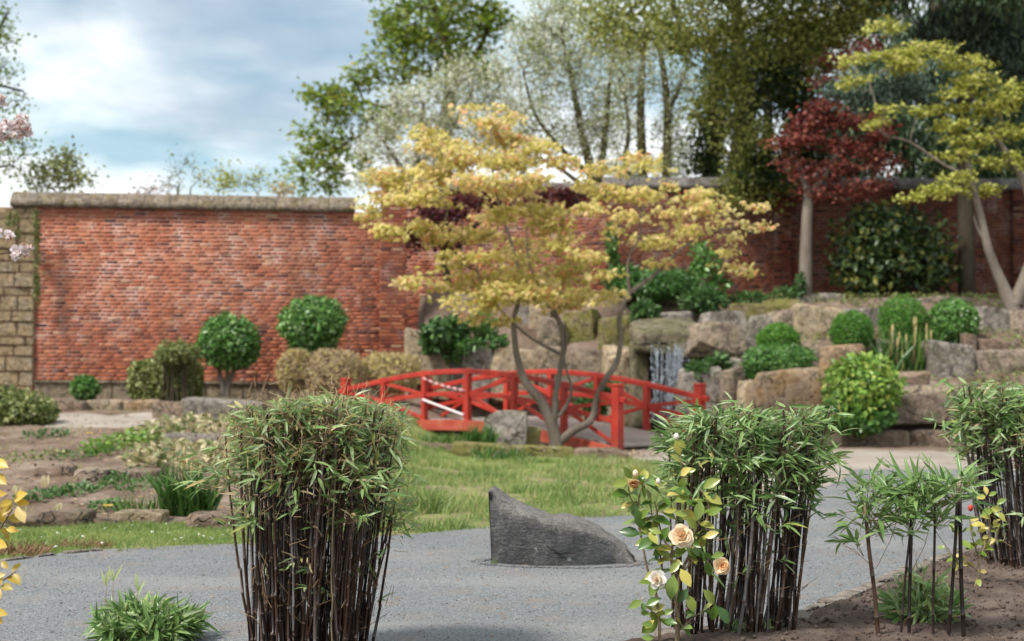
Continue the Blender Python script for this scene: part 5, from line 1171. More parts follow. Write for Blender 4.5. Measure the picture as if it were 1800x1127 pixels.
def ground_cover(name, label, P, n, size, ml, tint, thr):
    q = scatter(P, n); f = vnoise(q[:, 0], q[:, 1], .9, 11.); q = q[f > thr]; n = len(q); d = unit(np.stack([RNG.normal(size=n), RNG.normal(size=n), RNG.uniform(.1, 1.2, n)], 1)); nn = unit(np.array([0, -.3, 1.]) + RNG.normal(size=(n, 3)) * .5)
    V, T, t = instance(L_QUAD[0], L_QUAD[1], basis(d, nn), np.stack([q[:, 0], q[:, 1], hz(q[:, 0], q[:, 1]) + RNG.random(n) * .12], 1), size * RNG.uniform(.5, 1.3, n), np.clip(tint + RNG.normal(size=n) * .25, 0, 1))
    tag(ob(name, mk(name, V, T, t, ml)), label, 'ground cover', kind='stuff')
ground_cover('ground_cover', 'low green ground cover between the rockery boulders', [(2.4, 33.2), (4.2, 30.6), (5.6, 28.8), (7.0, 28.2), (13, 27.6), (14, 37), (3, 38.5)], 16000, .085, ML_OLIVE, .4, -.05)
def litter(name, label, P, n, size, ml, tint, z=.012, tm=L_QUAD, cat='litter'):
    q = scatter(P, n); d = unit(np.concatenate([RNG.normal(size=(n, 2)), RNG.normal(size=(n, 1)) * .15], 1)); nn = unit(np.array([0, 0, 1.]) + RNG.normal(size=(n, 3)) * .15)
    V, T, t = instance(tm[0], tm[1], basis(d, nn), np.stack([q[:, 0], q[:, 1], hz(q[:, 0], q[:, 1]) + z], 1), size * RNG.uniform(.4, 1.4, n), np.clip(tint + RNG.normal(size=n) * .3, 0, 1))
    tag(ob(name, mk(name, V, T, t, ml)), label, cat, kind='stuff')
litter('path_litter', 'scattered dry leaf bits on the gravel path', PATH, 1300, .034, ML_LITTER, .6, .016, L_NARROW)
litter('garden_litter', 'dry brown leaf litter over the left rock garden', [(-2.4, 13.6), (-9, 13.6), (-12, 31), (-3, 31)], 3500, .06, ML_LITTER, .6, .02)
litter('maple_litter', 'dry leaves on the soil below the maple', [(-.2, 23.2), (2.6, 23.2), (2.4, 25.2), (.4, 25.6)], 700, .06, ML_LITTER, .6, .02)
litter('daisies', 'tiny white daisies in the short grass strip', STRIP, 70, .028, ML_BLOSSOM, .95, .05, cat='flower')
V, T, t = rock_mesh('x', (1, 1, 1), M_SOIL, 5), 0, 0
cl = bpy.data.meshes[V.name]; n_ = 900
co = np.zeros(len(cl.vertices) * 3); cl.vertices.foreach_get('co', co)
ico = bmesh.new(); bmesh.ops.create_icosphere(ico, subdivisions=1, radius=1); iv = np.array([v.co[:] for v in ico.verts]); it = np.array([[v.index for v in f.verts] for f in ico.faces]); ico.free()
bpy.data.meshes.remove(cl)
q = scatter(BED, 46000); q = q[(q[:, 0] > 1.0) & (q[:, 1] > 6.6)]; k = len(q); zb = bedz(q[:, 0], q[:, 1])
iv = iv * (1 + .25 * RNG.normal(size=(len(iv), 1)))
V, T, t = instance(iv, it, basis(rdir(k), rdir(k)), np.stack([q[:, 0], q[:, 1], zb], 1), .003 + .014 * RNG.random((k, 1)) ** 2.6 * RNG.uniform(.6, 1.2, (k, 3)), np.zeros(k))
tag(ob('soil_clods', mk('soil_clods', V, T, None, M_SOIL)), 'crumbly clods of earth on the planting bed', 'soil', kind='stuff')
q = scatter(PATH, 9000); q = q[q[:, 1] < 13]; k = len(q)
V, T, t = instance(iv, it, basis(rdir(k), rdir(k)), np.stack([q[:, 0], q[:, 1], np.full(k, .009)], 1), .002 + .005 * RNG.random((k, 3)), np.zeros(k))
tag(ob('loose_gravel', mk('loose_gravel', V, T, None, M_GRAVEL)), 'loose gravel chips on the path', 'gravel', kind='stuff')
# ragged weeds where the lawn meets the gravel, pebbles banked against the standing stone
def edge_band(P, w_):
    P = [np.array(p) for p in P]; return [tuple(p + np.array([0, -w_])) for p in P] + [tuple(p + np.array([0, w_])) for p in P[::-1]]
lawn('edge_grass', 'ragged grass and weeds along the far edge of the gravel path', edge_band(EDGE_FAR[2:13], .16), 5200, .05, .55)
sx, sy = at(985, 995, 10.55).x, 10.6; th_ = RNG.random(1500) * 2 * math.pi; rr2 = 1 + np.abs(RNG.normal(size=1500)) * .07
q = np.stack([sx + np.cos(th_) * .57 * rr2, sy + .16 + np.sin(th_) * .27 * rr2], 1); k = len(q)
V, T, t = instance(iv, it, basis(rdir(k), rdir(k)), np.stack([q[:, 0], q[:, 1], np.full(k, .012)], 1), .003 + .008 * RNG.random((k, 3)), np.zeros(k))
tag(ob('banked_gravel', mk('banked_gravel', V, T, None, M_GRAVEL)), 'gravel banked round the foot of the standing stone', 'gravel', kind='stuff')
# edging stones round the bed and along the path
def edging(label, P, w_, mat, z=.02, hh=.07):
    root = thing('path_edging', label, 'edging', (P[0][0], P[0][1], 0)); P = [np.array(p) for p in P]
    for i in range(len(P) - 1):
        L = np.linalg.norm(P[i + 1] - P[i]); d = (P[i + 1] - P[i]) / L; s = 0
        while s < L - .06:
            l = min(random.uniform(.18, .34), L - s); c = P[i] + d * (s + l / 2); _seed[0] += 1
            o = ob('edging_stone', rock_mesh('edging_stone', (l - .012, w_ * random.uniform(.8, 1.15), hh * random.uniform(.9, 1.2)), mat, _seed[0], 7, 4, .04, CGS), root, (c[0] - P[0][0], c[1] - P[0][1], z + random.uniform(-.008, .008))); o.rotation_euler.z = math.atan2(d[1], d[0]) + random.uniform(-.05, .05); s += l
M_EDGE = rockmat('edging_stone', (.20, .165, .14), (.31, .265, .23), (.37, .32, .275), .1)
edging('worn stone edging along the planting bed on the right', EDGE_BED, .13, M_EDGE)
edging('low stone kerb along the far left path edge', [G(-60, 994), G(0, 989), G(110, 975), G(180, 969)], .08, M_EDGE, .0, .05)

# ------------------------------------------------------------------ bamboo
def culm_geo(p0, p1, r, tint, bend, nseg=None):
    """jointed cane: slight swelling and a pale ring at each node"""
    p0, p1 = np.array(p0, float), np.array(p1, float); L = np.linalg.norm(p1 - p0); nn = nseg or max(3, int(L / random.uniform(.11, .17)))
    P, Rr, tt = [], [], []
    off = np.array([random.gauss(0, bend), random.gauss(0, bend), 0])
    def pos(f): return p0 + (p1 - p0) * f + off * math.sin(math.pi * f)
    for k in range(nn):
        f0, f1 = k / nn, (k + 1) / nn; e = .006 / L; z = np.array([random.gauss(0, .0025), random.gauss(0, .0025), 0])
        taper = 1 - .35 * f1
        P += [pos(f0 + e), pos(f1 - 2 * e) + z, pos(f1 - e) + z, pos(f1) + z]; Rr += [r * (1 - .35 * f0), r * taper, r * taper * 1.25, r * taper * 1.12]
        ring = .62 if tint < .55 else tint - .1
        tt += [tint, tint, ring, ring * .5 + tint * .5]
    V, T, t = polytube(np.array(P), np.array(Rr), 6)
    t = np.concatenate([np.repeat(tt, 6), [.95]]); return V, T, t
def sprays(tips, dirs, nl, size, droop=.35):
    """fans of lance leaves at twig ends"""
    L_, D_, N_, S_ = [], [], [], []
    for p, d in zip(tips, dirs):
        k = random.randint(*nl); d = d / np.linalg.norm(d); s = np.cross(d, [0, 0, 1.]); s = s / max(np.linalg.norm(s), .05)
        for i in range(k):
            a = (i - (k - 1) / 2) * random.uniform(.35, .6); q = d * math.cos(a) + s * math.sin(a) + np.array([0, 0, random.uniform(-droop * 2.0, .55)]) + np.random.normal(size=3) * .28
            L_.append(p + np.random.normal(size=3) * .006); D_.append(q); N_.append(np.array([0, -.35, .8]) + np.random.normal(size=3) * .7); S_.append(size * random.uniform(.55, 1.25))
    return np.array(L_), np.array(D_), np.array(N_), np.array(S_)
np.random.seed(5)
def bamboo(label, base, brx, bry, top, trx, tr_y, H, n, nspray, zleaf, size, tw, tints, leaf_tint=(.45, .2), rad=(.004, .0085), bulge=None, nparts=300, straw=0.0, topz=None, seed=1):
    random.seed(seed); np.random.seed(seed)
    root = thing('bamboo_clump', label, 'bamboo', (base[0], base[1], 0)); tipsP, tipsD, tw0, tw1, twt = [], [], [], [], []
    for i in range(n):
        th = random.random() * 2 * math.pi; r = math.sqrt(random.random()); c, s = math.cos(th), math.sin(th); j = lambda: random.gauss(0, .03)
        p0 = (base[0] + c * r * brx, base[1] + s * r * bry, -.02); q = min(1, r * random.uniform(.75, 1.1))
        hh = H * random.uniform(.86, 1.0) if random.random() < .85 else H * random.uniform(.55, .85)
        th2 = th + random.gauss(0, .22); c2_, s2_ = math.cos(th2), math.sin(th2); p1 = (top[0] + c2_ * q * trx + j(), top[1] + s2_ * q * tr_y + j(), hh + (topz(c * q) if topz else 0))
        tn = random.choices(tints[0], tints[1])[0] + random.uniform(-.05, .05); V, T, t = culm_geo(p0, p1, random.uniform(*rad) * (1.25 if r > .7 else 1), tn, .022)
        part('culm', V, T, root, M_CULM, t, True)
        p0, p1 = np.array(p0), np.array(p1)
        for k in range(nspray):
            f = 1 - (1 - zleaf) * random.random() ** 1.7 if random.random() > .035 else random.uniform(.3, .75); b = p0 + (p1 - p0) * f; out_ = np.array([c, s, 0]) * r
            d = unit(out_ * random.uniform(.2, 1.1) + np.random.normal(size=3) * np.array([.6, .6, .25]) + np.array([0, 0, .35])); l = random.uniform(*tw) * (1.2 if r > .6 else .8)
            e = b + d * l; e[2] = min(e[2], H * 1.03 + random.uniform(-.02, .03)); m_ = (b + e) / 2 + np.array([0, 0, .012])
            tw0 += [b, m_]; tw1 += [m_, e]; v = random.random(); twt += [v, v]
            tipsP.append(e); tipsD.append(d * np.array([1, 1, .6]))
        for k in range(2):    # bare dead side twigs lower down
            f = random.uniform(.15, .8); b = p0 + (p1 - p0) * f; d = unit(np.random.normal(size=3) * np.array([1, 1, .3]) + np.array([0, 0, .9])); e = b + d * random.uniform(.03, .14); tw0.append(b); tw1.append(e); twt.append(random.random())
    if straw:
        for k in range(int(straw)):
            i = random.randrange(len(tipsP)); b = tipsP[i] + np.random.normal(size=3) * .05; d = unit(np.random.normal(size=3) + np.array([0, 0, .5])); tw0.append(b); tw1.append(b + d * random.uniform(.03, .1)); twt.append(random.uniform(.45, 1))
        for k in range(int(straw * .35)):   # twiggy dead sprays inside the top
            i = random.randrange(len(tipsP)); b = tipsP[i] + np.random.normal(size=3) * np.array([.06, .06, .09]); d = unit(np.random.normal(size=3) * np.array([.4, .4, .2]) + np.array([0, 0, 1])); b[2] = min(b[2], H - .1); tw0.append(b); tw1.append(b + d * random.uniform(.05, .13)); twt.append(random.uniform(.2, .8))
    if bulge:
        for (x, y, z, rx, rz, k) in bulge:
            for _ in range(k):
                e = np.array([x, y, z]) + np.random.normal(size=3) * np.array([rx, .06, rz]); d = unit(e - np.array([base[0], base[1], e[2] - .15])); b = e - d * random.uniform(.08, .2)
                tw0.append(b); tw1.append(e); twt.append(random.random()); tipsP.append(e); tipsD.append(d)
    K = len(tw0); V, T, t = tubes(tw0, tw1, np.full(K, .0016), np.full(K, .0011), 4, twt); part('twigs', V, T, root, M_TWIG, t, kind='stuff')
    L, D, N, S = sprays(tipsP, tipsD, (2, 5), size); tip = L + unit(D) * S[:, None]
    hm = H + (np.array([topz((q - top[0]) / trx) for q in tip[:, 0]]) if topz else 0); fz = np.clip(tip[:, 2] / H, 0, 1)
    rr_ = np.hypot((tip[:, 0] - (base[0] + (top[0] - base[0]) * fz)) / (brx + (trx - brx) * fz), (tip[:, 1] - top[1]) / (bry + (tr_y - bry) * fz))
    kp = ((tip[:, 2] < hm + .035) | (RNG.random(len(L)) < .10)) & ((rr_ < 1.22) | (RNG.random(len(L)) < .22) | (fz < .8)); L, D, N, S = L[kp], D[kp], N[kp], S[kp]
    tt = np.clip(leaf_tint[0] + RNG.normal(size=len(L)) * leaf_tint[1], 0, 1)
    leaf_parts(root, 'leaf', L_BAMBOO, basis(D, N), L, S, tt, ML_BAMBOO, nparts, 'foliage', True)
    return root
def gp(px, py): p = gnd(px, py); return (p.x, p.y)
DARK = ([.05, .2, .38, .5, .62, .75, .87], [26, 26, 20, 18, 10, 4, 2])
b0 = gp(546, 1157); c0 = (at(557, 800, b0[1]).x, b0[1])
bamboo('dense clipped clump of black bamboo, the big one left of the standing stone', b0, .31, .24, c0, .44, .33, 1.275, 215, 7, .78, .095, (.02, .07), DARK, (.55, .22), (.0035, .0075), straw=2200, topz=lambda u: .05 * (1 - abs(u - .1) * 1.3),
 bulge=[(at(372, 815, b0[1]).x, b0[1] - .1, at(372, 815, b0[1]).z, .05, .07, 16), (at(660, 850, b0[1]).x, b0[1] - .3, at(660, 850, b0[1]).z, .1, .07, 26)], seed=3)
b1 = gp(1284, 1119); c1 = (at(1302, 800, b1[1]).x, b1[1])
bamboo('clipped black bamboo clump with green leafy top behind the camellia', b1, .37, .22, c1, .455, .27, 1.275, 100, 9, .75, .112, (.02, .07), DARK, (.42, .2), (.0045, .0095), straw=60,
 bulge=[(at(1420, 780, b1[1]).x, b1[1] - .1, 1.05, .08, .08, 30), (at(1330, 850, b1[1]).x, b1[1] - .2, .95, .25, .1, 30)], seed=8)
b2 = gp(1815, 1003); c2 = (at(1800, 700, b2[1]).x, b2[1])
bamboo('tall dark bamboo clump at the right edge of the planting bed', b2, .34, .3, c2, .52, .42, 1.38, 120, 8, .68, .12, (.02, .09), DARK, (.46, .22), (.0045, .009), straw=120,
 bulge=[(at(1690, 705, b2[1]).x, b2[1] - .1, 1.18, .1, .1, 30)], seed=12)
# thin group of cut canes on the right, with leafy tops
random.seed(31); np.random.seed(31); YC = 7.75
root = thing('bamboo_canes', 'loose group of thick black bamboo canes with cut tips in the soil bed', 'bamboo', at(1610, 1130, YC))
CANES = [([(1545,1132),(1537,1040),(1527,960),(1520,880)], .0125, .45), ([(1583,1130),(1590,1030),(1600,930),(1604,850)], .007, .2), ([(1598,1132),(1599,1040),(1602,940),(1605,832)], .0105, .05), ([(1640,1134),(1641,1030),(1643,940),(1643,845)], .008, .25), ([(1666,1132),(1674,1030),(1680,940),(1684,842)], .0105, .08), ([(1695,1134),(1690,1030),(1688,940),(1687,838)], .0125, .05)]
for pts, r, tn in CANES:
    P = smoothpath(px_path(pts, YC), 6); k = len(P); rr, tt = [], []; Q = []
    for i in range(k):
        nd = i % 5 == 3; Q.append(P[i]); rr.append(r * (1 - .2 * i / k)); tt.append(tn if i < k - 3 else .93)
        if nd and i < k - 3:
            d_ = unit(P[i + 1] - P[i]); Q += [P[i] + d_ * .004, P[i] + d_ * .010]; rr += [r * 1.22, r]; tt += [.62, tn]
    V, T, t = polytube(np.array(Q), np.array(rr), 8); t = np.concatenate([np.repeat(tt, 8), [.93]]); part('culm', V, T, root, M_CULM, t, True)
tipsP, tipsD, tw0, tw1 = [], [], [], []
for (cx, cy, rx, ry, k) in [(1530,870,36,34,26),(1590,860,44,24,30),(1625,875,50,28,34),(1670,860,44,22,22),(1700,845,26,16,10),(1540,920,40,26,14),(1500,960,14,10,5),(1600,915,30,20,14),(1650,910,26,16,8),(1560,900,40,26,14)]:
    for _ in range(k):
        e = V3(at(random.gauss(cx, rx * .6), random.gauss(cy, ry * .6), YC + random.gauss(0, .09))); ax0 = V3(at(min((1522, 1603, 1643, 1684), key=lambda q: abs(q - cx)), cy + 25, YC)); d = unit(e - ax0 + np.array([0, 0, .05])); tipsP.append(e); tipsD.append(d * np.array([1, 1, .5]))
        tw0.append(ax0 + (e - ax0) * .25); tw1.append(e)
for pts in [[(1537,1000),(1500,965),(1480,960)], [(1540,1000),(1565,950),(1580,905)], [(1600,1010),(1625,960),(1635,920)], [(1642,930),(1680,985),(1690,1000)]]:
    P = px_path(pts, YC); tw0 += P[:-1]; tw1 += P[1:]
K = len(tw0); V, T, t = tubes(tw0, tw1, np.full(K, .002), np.full(K, .0013), 4, np.full(K, .25)); part('twigs', V, T, root, M_TWIG, t, kind='stuff')
L, D, N, S = sprays(tipsP, tipsD, (2, 5), .135); leaf_parts(root, 'leaf', L_BAMBOO, basis(D, N), L, S, np.clip(.36 + RNG.normal(size=len(L)) * .15, 0, .75), ML_BAMBOO, 300, 'foliage', True)
# low leafy tufts
def tuft(label, px, py, rx, h, k, size, tint, seed, straw=0, ry=None):
    random.seed(seed); np.random.seed(seed); b = gnd(px, py); root = thing('bamboo_tuft', label, 'bamboo', b); tp_, td_, t0, t1, tt = [], [], [], [], []
    for i in range(k):
        th = random.random() * 2 * math.pi; r = math.sqrt(random.random()); o_ = np.array([math.cos(th) * r * rx, math.sin(th) * r * (ry or rx * .7), 0]); p = V3(b) + o_ * .6
        e = V3(b) + o_ + np.array([0, 0, h * math.sqrt(max(.05, 1 - r * r * .8)) * random.uniform(.55, 1.05)]); t0.append(p); t1.append(e); tt.append(random.random()); tp_.append(e); td_.append(unit(o_ * 1.6 + np.array([0, 0, .25]) + np.random.normal(size=3) * .25))
        for q in range(2): m_ = p + (e - p) * random.uniform(.35, .8); tp_.append(m_); td_.append(unit(o_ * 2 + np.random.normal(size=3) * .4 + np.array([0, 0, .2])))
    for i in range(straw): p = V3(b) + np.random.normal(size=3) * np.array([rx * .5, rx * .4, 0]); d = unit(np.random.normal(size=3) * np.array([.5, .5, .1]) + np.array([0, 0, .6])); t0.append(p); t1.append(p + d * random.uniform(.05, h * .6)); tt.append(random.uniform(.6, 1))
    K = len(t0); V, T, t = tubes(t0, t1, np.full(K, .002), np.full(K, .001), 4, tt); part('twigs', V, T, root, M_TWIG, t, kind='stuff')
    L, D, N, S = sprays(tp_, td_, (2, 4), size); leaf_parts(root, 'leaf', L_BAMBOO, basis(D, N), L, S, np.clip(tint[0] + RNG.normal(size=len(L)) * tint[1], 0, 1), ML_BAMBOO, 300, 'foliage', True)
    return root
t_ = tuft('low green bamboo tuft at the bottom left on the path edge', 262, 1126, .27, .2, 120, .13, (.36, .2), 41)
for pts in [[(190,1090),(186,1050),(187,1030)], [(200,1090),(198,1055),(199,1022)], [(240,1070),(243,1040)]]:
    P = px_path(pts, gnd(262, 1126).y); V, T, t = polytube(P, .002, 5); part('shoot', V, T, t_, M_TWIG, np.full(len(V), .5))
    d = np.array([[random.uniform(-.5, .5), 0, 1] for _ in range(3)]); V, T, t = instance(L_BAMBOO[0], L_BAMBOO[1], basis(d, np.tile([0, -1., .2], (3, 1))), np.tile(P[-1], (3, 1)), np.full(3, .09) * np.array([1, 1.1, .8]), np.full(3, .75)); part('shoot_leaf', V * 1.0, T, t_, ML_BAMBOO, t)
tuft('low bamboo tuft with straw-coloured base below the black canes', 1622, 1108, .19, .30, 85, .13, (.48, .22), 43, 160)
tuft('few small leaves sprouting at the foot of the camellia', 1330, 1122, .16, .07, 14, .10, (.4, .2), 47, 60)

# ------------------------------------------------------------------ camellias
def bloom(parent, px, py, Y, r, full=True, face=(-.2, -1, .35), tint=.6, name='flower'):
    c = V3(at(px, py, Y)); f = unit(np.array(face, float)); s = unit(np.cross(f, [0, 0, 1.])); q = np.cross(s, f); L, D, N, S, tt = [], [], [], [], []
    for ring in range(5 if full else 3):
        k = 9 - ring if full else 6 - ring; op = 1.25 - ring * .27 if full else 1.1 - ring * .4
        for i in range(k):
            a = i * 2 * math.pi / k + ring * .7 + random.uniform(-.15, .15); d = (s * math.cos(a) + q * math.sin(a)) * math.sin(op) + f * math.cos(op)
            L.append(c + f * .004 * ring); D.append(d + np.random.normal(size=3) * .08); N.append(f * .8 - d * .2 + np.random.normal(size=3) * .22); S.append(r * (1.0 - ring * .11) * random.uniform(.9, 1.08)); tt.append(np.clip(tint - ring * .12 + random.uniform(-.08, .08), 0, 1))
    pet = strip_leaf([0, .2, .5, .8, .95, 1.0], [.08, .25, .42, .44, .28, .10], .25, .25)
    o = thing(name, None, None, c - V3(parent.location)); o.parent = parent
    for k_ in ('label', 'category'):
        if k_ in o: del o[k_]
    M = basis(np.array(D), np.array(N))
    for i in range(len(L)):
        me = mk('petal', pet[0], pet[1], np.full(len(pet[0]), tt[i]) - .25 * (pet[0][:, 1] < .3), ML_PETAL, True)
        A_ = Matrix([list(M[i, r_] * S[i]) + [L[i][r_] - c[r_]] for r_ in range(3)] + [[0, 0, 0, 1]]); x = ob('petal', me, o); x.matrix_basis = A_
    return o
def ball(parent, name, px, py, Y, r, mat, tint, sz=1.3):
    c = V3(at(px, py, Y)); v = iv0 * np.array([r, r, r * sz]); part(name, v + c, it, parent, mat, np.full(len(v), tint), True)
ico = bmesh.new(); bmesh.ops.create_icosphere(ico, subdivisions=2, radius=1); iv0 = np.array([v.co[:] for v in ico.verts]); it = np.array([[v.index for v in f.verts] for f in ico.faces]); ico.free()
def leafy_stems(root, stems, Y, mb, ml, leaves, size, tint, auto=0, seed=1, face=-.5):
    random.seed(seed); np.random.seed(seed); Ls, Ds, Ns, Ss = [], [], [], []
    for pts, r in stems:
        P = smoothpath(px_path(pts, Y), 4); V, T, t = polytube(P, np.linspace(r, r * .45, len(P)), 7); part('stem', V, T, root, mb, np.full(len(V), .3), True)
        for q in range(auto):
            i = int(len(P) * (1 - .75 * random.random() ** 1.3)) - 1; p = P[max(1, i)]; d = unit(np.array([random.gauss(0, 1), random.gauss(0, .7) + face * .4, random.uniform(-.6, .7)]))
            Ls.append(p); Ds.append(d); Ns.append(np.array([0, face, .9]) + np.random.normal(size=3) * .4); Ss.append(size * random.uniform(.6, 1.2))
    for (px, py, dx, dy, ln) in leaves:
        a_, b_ = V3(at(px, py, Y - .05)), V3(at(px + dx, py + dy, Y - .05 + random.uniform(-.06, .02))); Ls.append(a_); Ds.append(b_ - a_); Ns.append(np.array([random.uniform(-.3, .3), -1., .55])); Ss.append(np.linalg.norm(b_ - a_))
    Ls, Ds, Ns, Ss = map(np.array, (Ls, Ds, Ns, Ss)); tt = np.clip(tint[0] + RNG.normal(size=len(Ls)) * tint[1], 0, 1)
    leaf_parts(root, 'leaf', L_CAM, basis(Ds, Ns), Ls, Ss, tt, ml, 300, 'foliage', True)
YK = 7.5
M_STEM = barkmat('camellia_stem', (.20, .15, .09), (.33, .26, .16), 14); M_STEM2 = barkmat('camellia_twig', (.12, .07, .045), (.22, .15, .1), 14)
cm = thing('camellia', 'camellia with cream blooms and yellowing leaves in front of the bamboo clump', 'camellia', at(1190, 1135, YK))
leafy_stems(cm, [([(1190,1140),(1191,1090),(1188,1050),(1184,1010),(1180,980),(1184,950)], .013), ([(1160,1140),(1158,1080),(1150,1030),(1138,1000),(1128,950),(1121,910),(1119,880)], .009), ([(1188,1060),(1196,1010),(1215,970),(1240,920),(1246,890),(1232,860)], .010), ([(1196,1010),(1218,985),(1232,965),(1245,945)], .006), ([(1184,960),(1188,920),(1192,900),(1200,860),(1196,800),(1190,778)], .006), ([(1121,900),(1124,870),(1130,850),(1128,842)], .005), ([(1119,890),(1108,875),(1104,850)], .005), ([(1122,930),(1138,912),(1150,903)], .004), ([(1160,1090),(1150,1078),(1130,1060)], .004), ([(1192,1110),(1220,1085),(1240,1072)], .005), ([(1184,970),(1165,945),(1155,900),(1150,880)], .006), ([(1165,1010),(1160,960),(1170,930)], .006), ([(1208,985),(1224,930),(1240,890)], .006)], YK, M_STEM, ML_CAM,
 [(1128,930,-8,-34,0),(1124,912,14,-16,0),(1104,846,-26,6,0),(1110,842,-12,-20,0),(1118,846,16,-10,0),(1126,846,8,-22,0),(1196,836,16,-14,0),(1200,838,-2,26,0),(1202,832,20,-8,0),(1232,880,-6,34,0),(1240,880,16,-14,0),(1238,876,26,6,0),(1212,872,-24,8,0),(1215,868,-26,-8,0),(1236,866,34,18,0),(1236,858,28,-16,0),(1140,930,22,6,0),(1140,936,16,18,0),(1150,945,-28,18,0),(1146,950,-30,6,0),(1160,950,14,-22,0),(1150,962,28,14,0),(1214,965,26,12,0),(1206,962,20,20,0),(1240,940,-12,24,0),(1238,945,24,-10,0),(1184,1010,-6,44,0),(1178,1008,16,-22,0),(1160,1006,-28,10,0),(1166,1010,-22,22,0),(1196,1000,18,30,0),(1154,1016,-10,32,0),(1240,985,10,28,0),(1250,980,24,-8,0),(1208,1045,14,32,0),(1210,1035,-20,24,0),(1258,1062,-6,30,0),(1262,1066,20,30,0),(1236,1036,22,26,0),(1128,1056,-22,12,0),(1130,1058,2,18,0),(1144,1080,-20,-4,0),(1150,1090,-18,14,0),(1150,1100,-20,-4,0),(1165,1080,18,-8,0),(1168,1092,20,2,0),(1150,1122,-22,-2,0),(1224,930,-16,-20,0),(1244,905,22,-12,0),(1166,900,24,-6,0),(1180,890,-14,-18,0),(1210,905,-24,-4,0)], .105, (.45, .24), 8, 61)
bloom(cm, 1198, 943, YK - .1, .062, True, (-.1, -1, .3), .68); bloom(cm, 1268, 995, YK - .1, .047, True, (.25, -1, .2), .5); bloom(cm, 1156, 1019, YK - .1, .05, False, (-.2, -1, .15), .98)
bloom(cm, 1114, 846, YK - .06, .036, True, (0, -.5, -1), .35)
ball(cm, 'bud', 1117, 832, YK - .08, .015, ML_PETAL, .7); ball(cm, 'bud', 1189, 767, YK - .05, .014, ML_PETAL, .95); ball(cm, 'bud', 1201, 866, YK - .08, .012, ML_CAM, .6); ball(cm, 'bud', 1157, 846, YK - .04, .012, ML_PETAL, .9)
V, T, t = instance(L_CAM[0], L_CAM[1], basis(np.array([[.25, -.1, -1.], [.6, -.1, -.5]]), np.array([[0, -1., .2], [0, -1, .3]])), np.stack([V3(at(1188, 772, YK - .05))] * 2), np.array([.085, .07]), np.array([.72, .6])); part('leaf', V, T, cm, ML_CAM, t)
YK2 = 9.6
cm2 = thing('camellia', 'small yellow-leaved camellia with one red bud beside the right-hand bamboo', 'camellia', gnd(1705, 1078))
leafy_stems(cm2, [([(1703,1082),(1712,1040),(1720,1010),(1722,985),(1735,950),(1740,920),(1738,890)], .012), ([(1722,985),(1712,955),(1706,930),(1704,905)], .006), ([(1722,985),(1745,960),(1755,935),(1760,905)], .006), ([(1716,1000),(1690,985),(1670,975),(1660,960)], .005), ([(1690,985),(1685,940),(1690,910)], .005)], YK2, M_STEM, ML_CAM, [(1735,870,-4,-16,0),(1738,872,14,-8,0),(1732,872,-14,2,0),(1752,886,16,-10,0),(1745,895,-18,8,0),(1755,900,12,16,0)], .09, (.66, .22), 11, 67)
ball(cm2, 'bud', 1706, 893, YK2 - .1, .018, _flat('red_bud', (.42, .05, .03), .5), .5)
# yellow-leaved shrub leaning in from the left edge
YL = 6.2
sh = thing('yellow_shrub', 'yellow and orange leaved shrub reaching in at the left edge', 'shrub', at(-90, 1150, YL))
leafy_stems(sh, [([(-90,1200),(-60,1050),(-30,980),(0,930),(22,895)], .007), ([(-60,1060),(-30,1040),(5,1020),(28,1005)], .006), ([(-70,1000),(-50,880),(-20,820),(-2,800)], .006), ([(-70,1120),(-40,1090),(-10,1075)], .006), ([(-40,960),(-20,920),(-5,880)], .005)], YL, M_STEM2, ML_YELLOW,
 [(-5,815,14,-4,0),(-15,812,26,6,0),(-8,835,16,14,0),(-12,870,24,-4,0),(22,880,-22,8,0),(22,885,-20,20,0),(24,880,18,-14,0),(28,884,22,0,0),(30,890,12,26,0),(10,930,22,2,0),(0,930,18,6,0),(-10,955,18,4,0),(20,1005,16,-16,0),(24,1008,10,18,0),(10,1010,-20,4,0),(5,1015,-12,18,0),(15,1000,-14,-14,0),(2,1030,18,4,0),(-6,1032,4,22,0),(-14,1075,26,4,0),(-14,1080,18,16,0)], .07, (.55, .22), 5, 71, -.7)
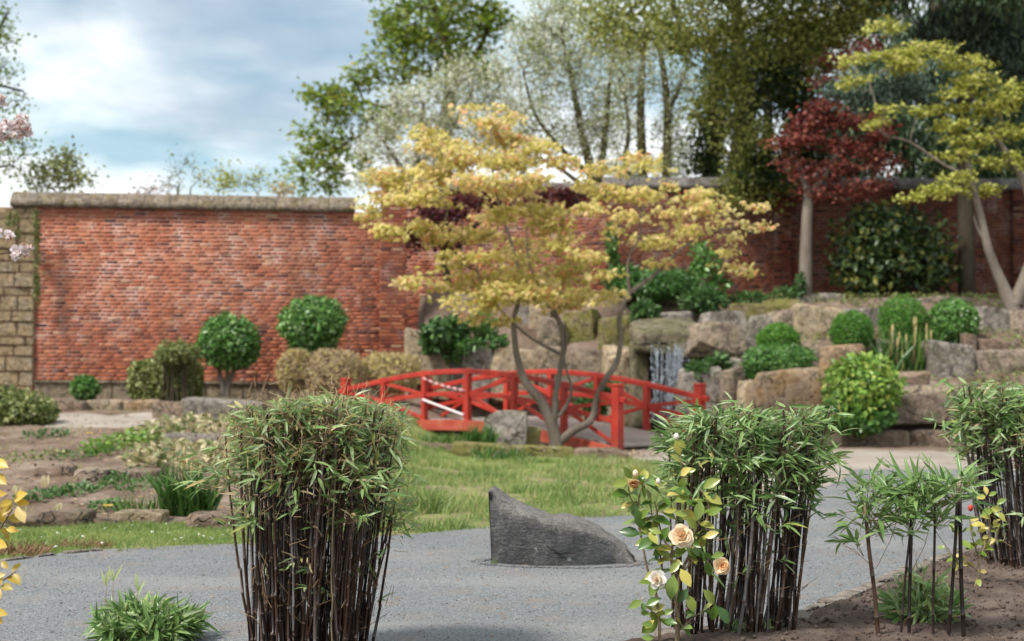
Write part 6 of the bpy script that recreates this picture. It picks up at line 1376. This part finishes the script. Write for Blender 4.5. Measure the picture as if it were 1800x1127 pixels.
# ------------------------------------------------------------------ cherry blossom sprays at the left
YB = 12.0
ch = thing('cherry_tree', 'cherry tree with pink-white blossom clusters entering from the left edge', 'tree', gnd(-260, 970))
P = smoothpath(px_path([(-260,985),(-255,800),(-240,600),(-225,430),(-200,280),(-190,120)], YB), 5); V, T, t = polytube(P, np.linspace(.14, .05, len(P)), 9); part('trunk', V, T, ch, M_BARK_DARK, None, True)
for pts, r in [([(-215,330),(-120,270),(-50,245),(10,236)], .018), ([(-225,480),(-120,470),(-40,452),(30,443)], .012), ([(-230,520),(-120,450),(-50,420),(-12,405)], .012), ([(-200,240),(-110,190),(-40,168),(-4,168)], .014)]:
    P = smoothpath(px_path(pts, YB), 5); V, T, t = polytube(P, np.linspace(r, r * .35, len(P)), 6); part('branch', V, T, ch, M_BARK_DARK, None, True)
for (x, y, r, k) in [(10,228,24,26),(35,218,20,20),(42,236,10,8),(-6,232,16,14),(30,446,12,12),(46,440,8,7),(4,175,9,8),(-8,410,10,10),(16,416,8,6)]:
    c = V3(at(x, y, YB)); n_ = k * 8; s = mpp(YB); fc = np.repeat(c + RNG.normal(size=(k, 3)) * r * s * np.array([.42, .4, .4]), 8, 0); d = rdir(n_); fc = np.clip(fc, c - r * s * .75, c + r * s * .75); tt = np.clip(.62 + RNG.normal(size=n_) * .2, .17, 1); tt[RNG.random(n_) < .10] = .05
    V, T, t = instance(L_QUAD[0] * np.array([1.5, 1, 1]), L_QUAD[1], basis(d, rdir(n_)), fc, np.full(n_, .042), tt); part('blossom_cluster', V, T, ch, ML_PINK, t)

# ------------------------------------------------------------------ tidy up: one-part things become that part, repeats get their group
for o in [o for o in COL.objects if o.type == 'EMPTY' and o.parent is None]:
    ch = list(o.children)
    if len(ch) == 1 and ch[0].type == 'MESH' and not ch[0].children and 'label' in o and ch[0].name.split('.')[0] not in ('leaves', 'blades', 'foliage'):
        c = ch[0]; nm = o.name; c.parent = None; c.location = Vector(o.location) + Vector(c.location)
        for k in ('label', 'category', 'group'):
            if k in o: c[k] = o[k]
        if 'kind' in c: del c['kind']
        o.name = 'old'; bpy.data.objects.remove(o); c.name = nm
GROUPS = {'boulder': 'boulders of the rockery', 'stone': 'low edging and garden stones', 'box_ball': 'clipped balls on the rockery', 'dry_bush': 'beige bushes by the wall', 'topiary_bush': 'clipped topiaries by the wall', 'bamboo_clump': 'clipped black bamboo clumps', 'bamboo_tuft': 'low bamboo tufts', 'camellia': 'camellias in the bed', 'blossom_tree': 'white blossom trees behind the wall', 'shrub_tree': 'bushes above the coping', 'distant_tree': 'trees far behind the coping', 'fern': 'ferns and low plants on the rocks', 'ivy': 'ivy on walls and trunks', 'grass_tuft': 'grass tufts by the lawn', 'iris_clump': 'iris clumps', 'dry_grass': 'dry grass heaps', 'leafy_plant': 'low plants in the rock garden', 'pale_leaf_plant': 'cream-leaved ground plants', 'pale_shoot': 'pale shoots in the rock garden', 'yellow_flower': 'yellow flowers in the rock garden', 'brick_pilaster': 'pilasters of the dark brick wall', 'evergreen_shrub': 'evergreen shrubs on the terrace'}
for o in COL.objects:
    b = o.name.split('.')[0]
    if o.parent is None and b in GROUPS and 'label' in o: o['group'] = GROUPS[b]
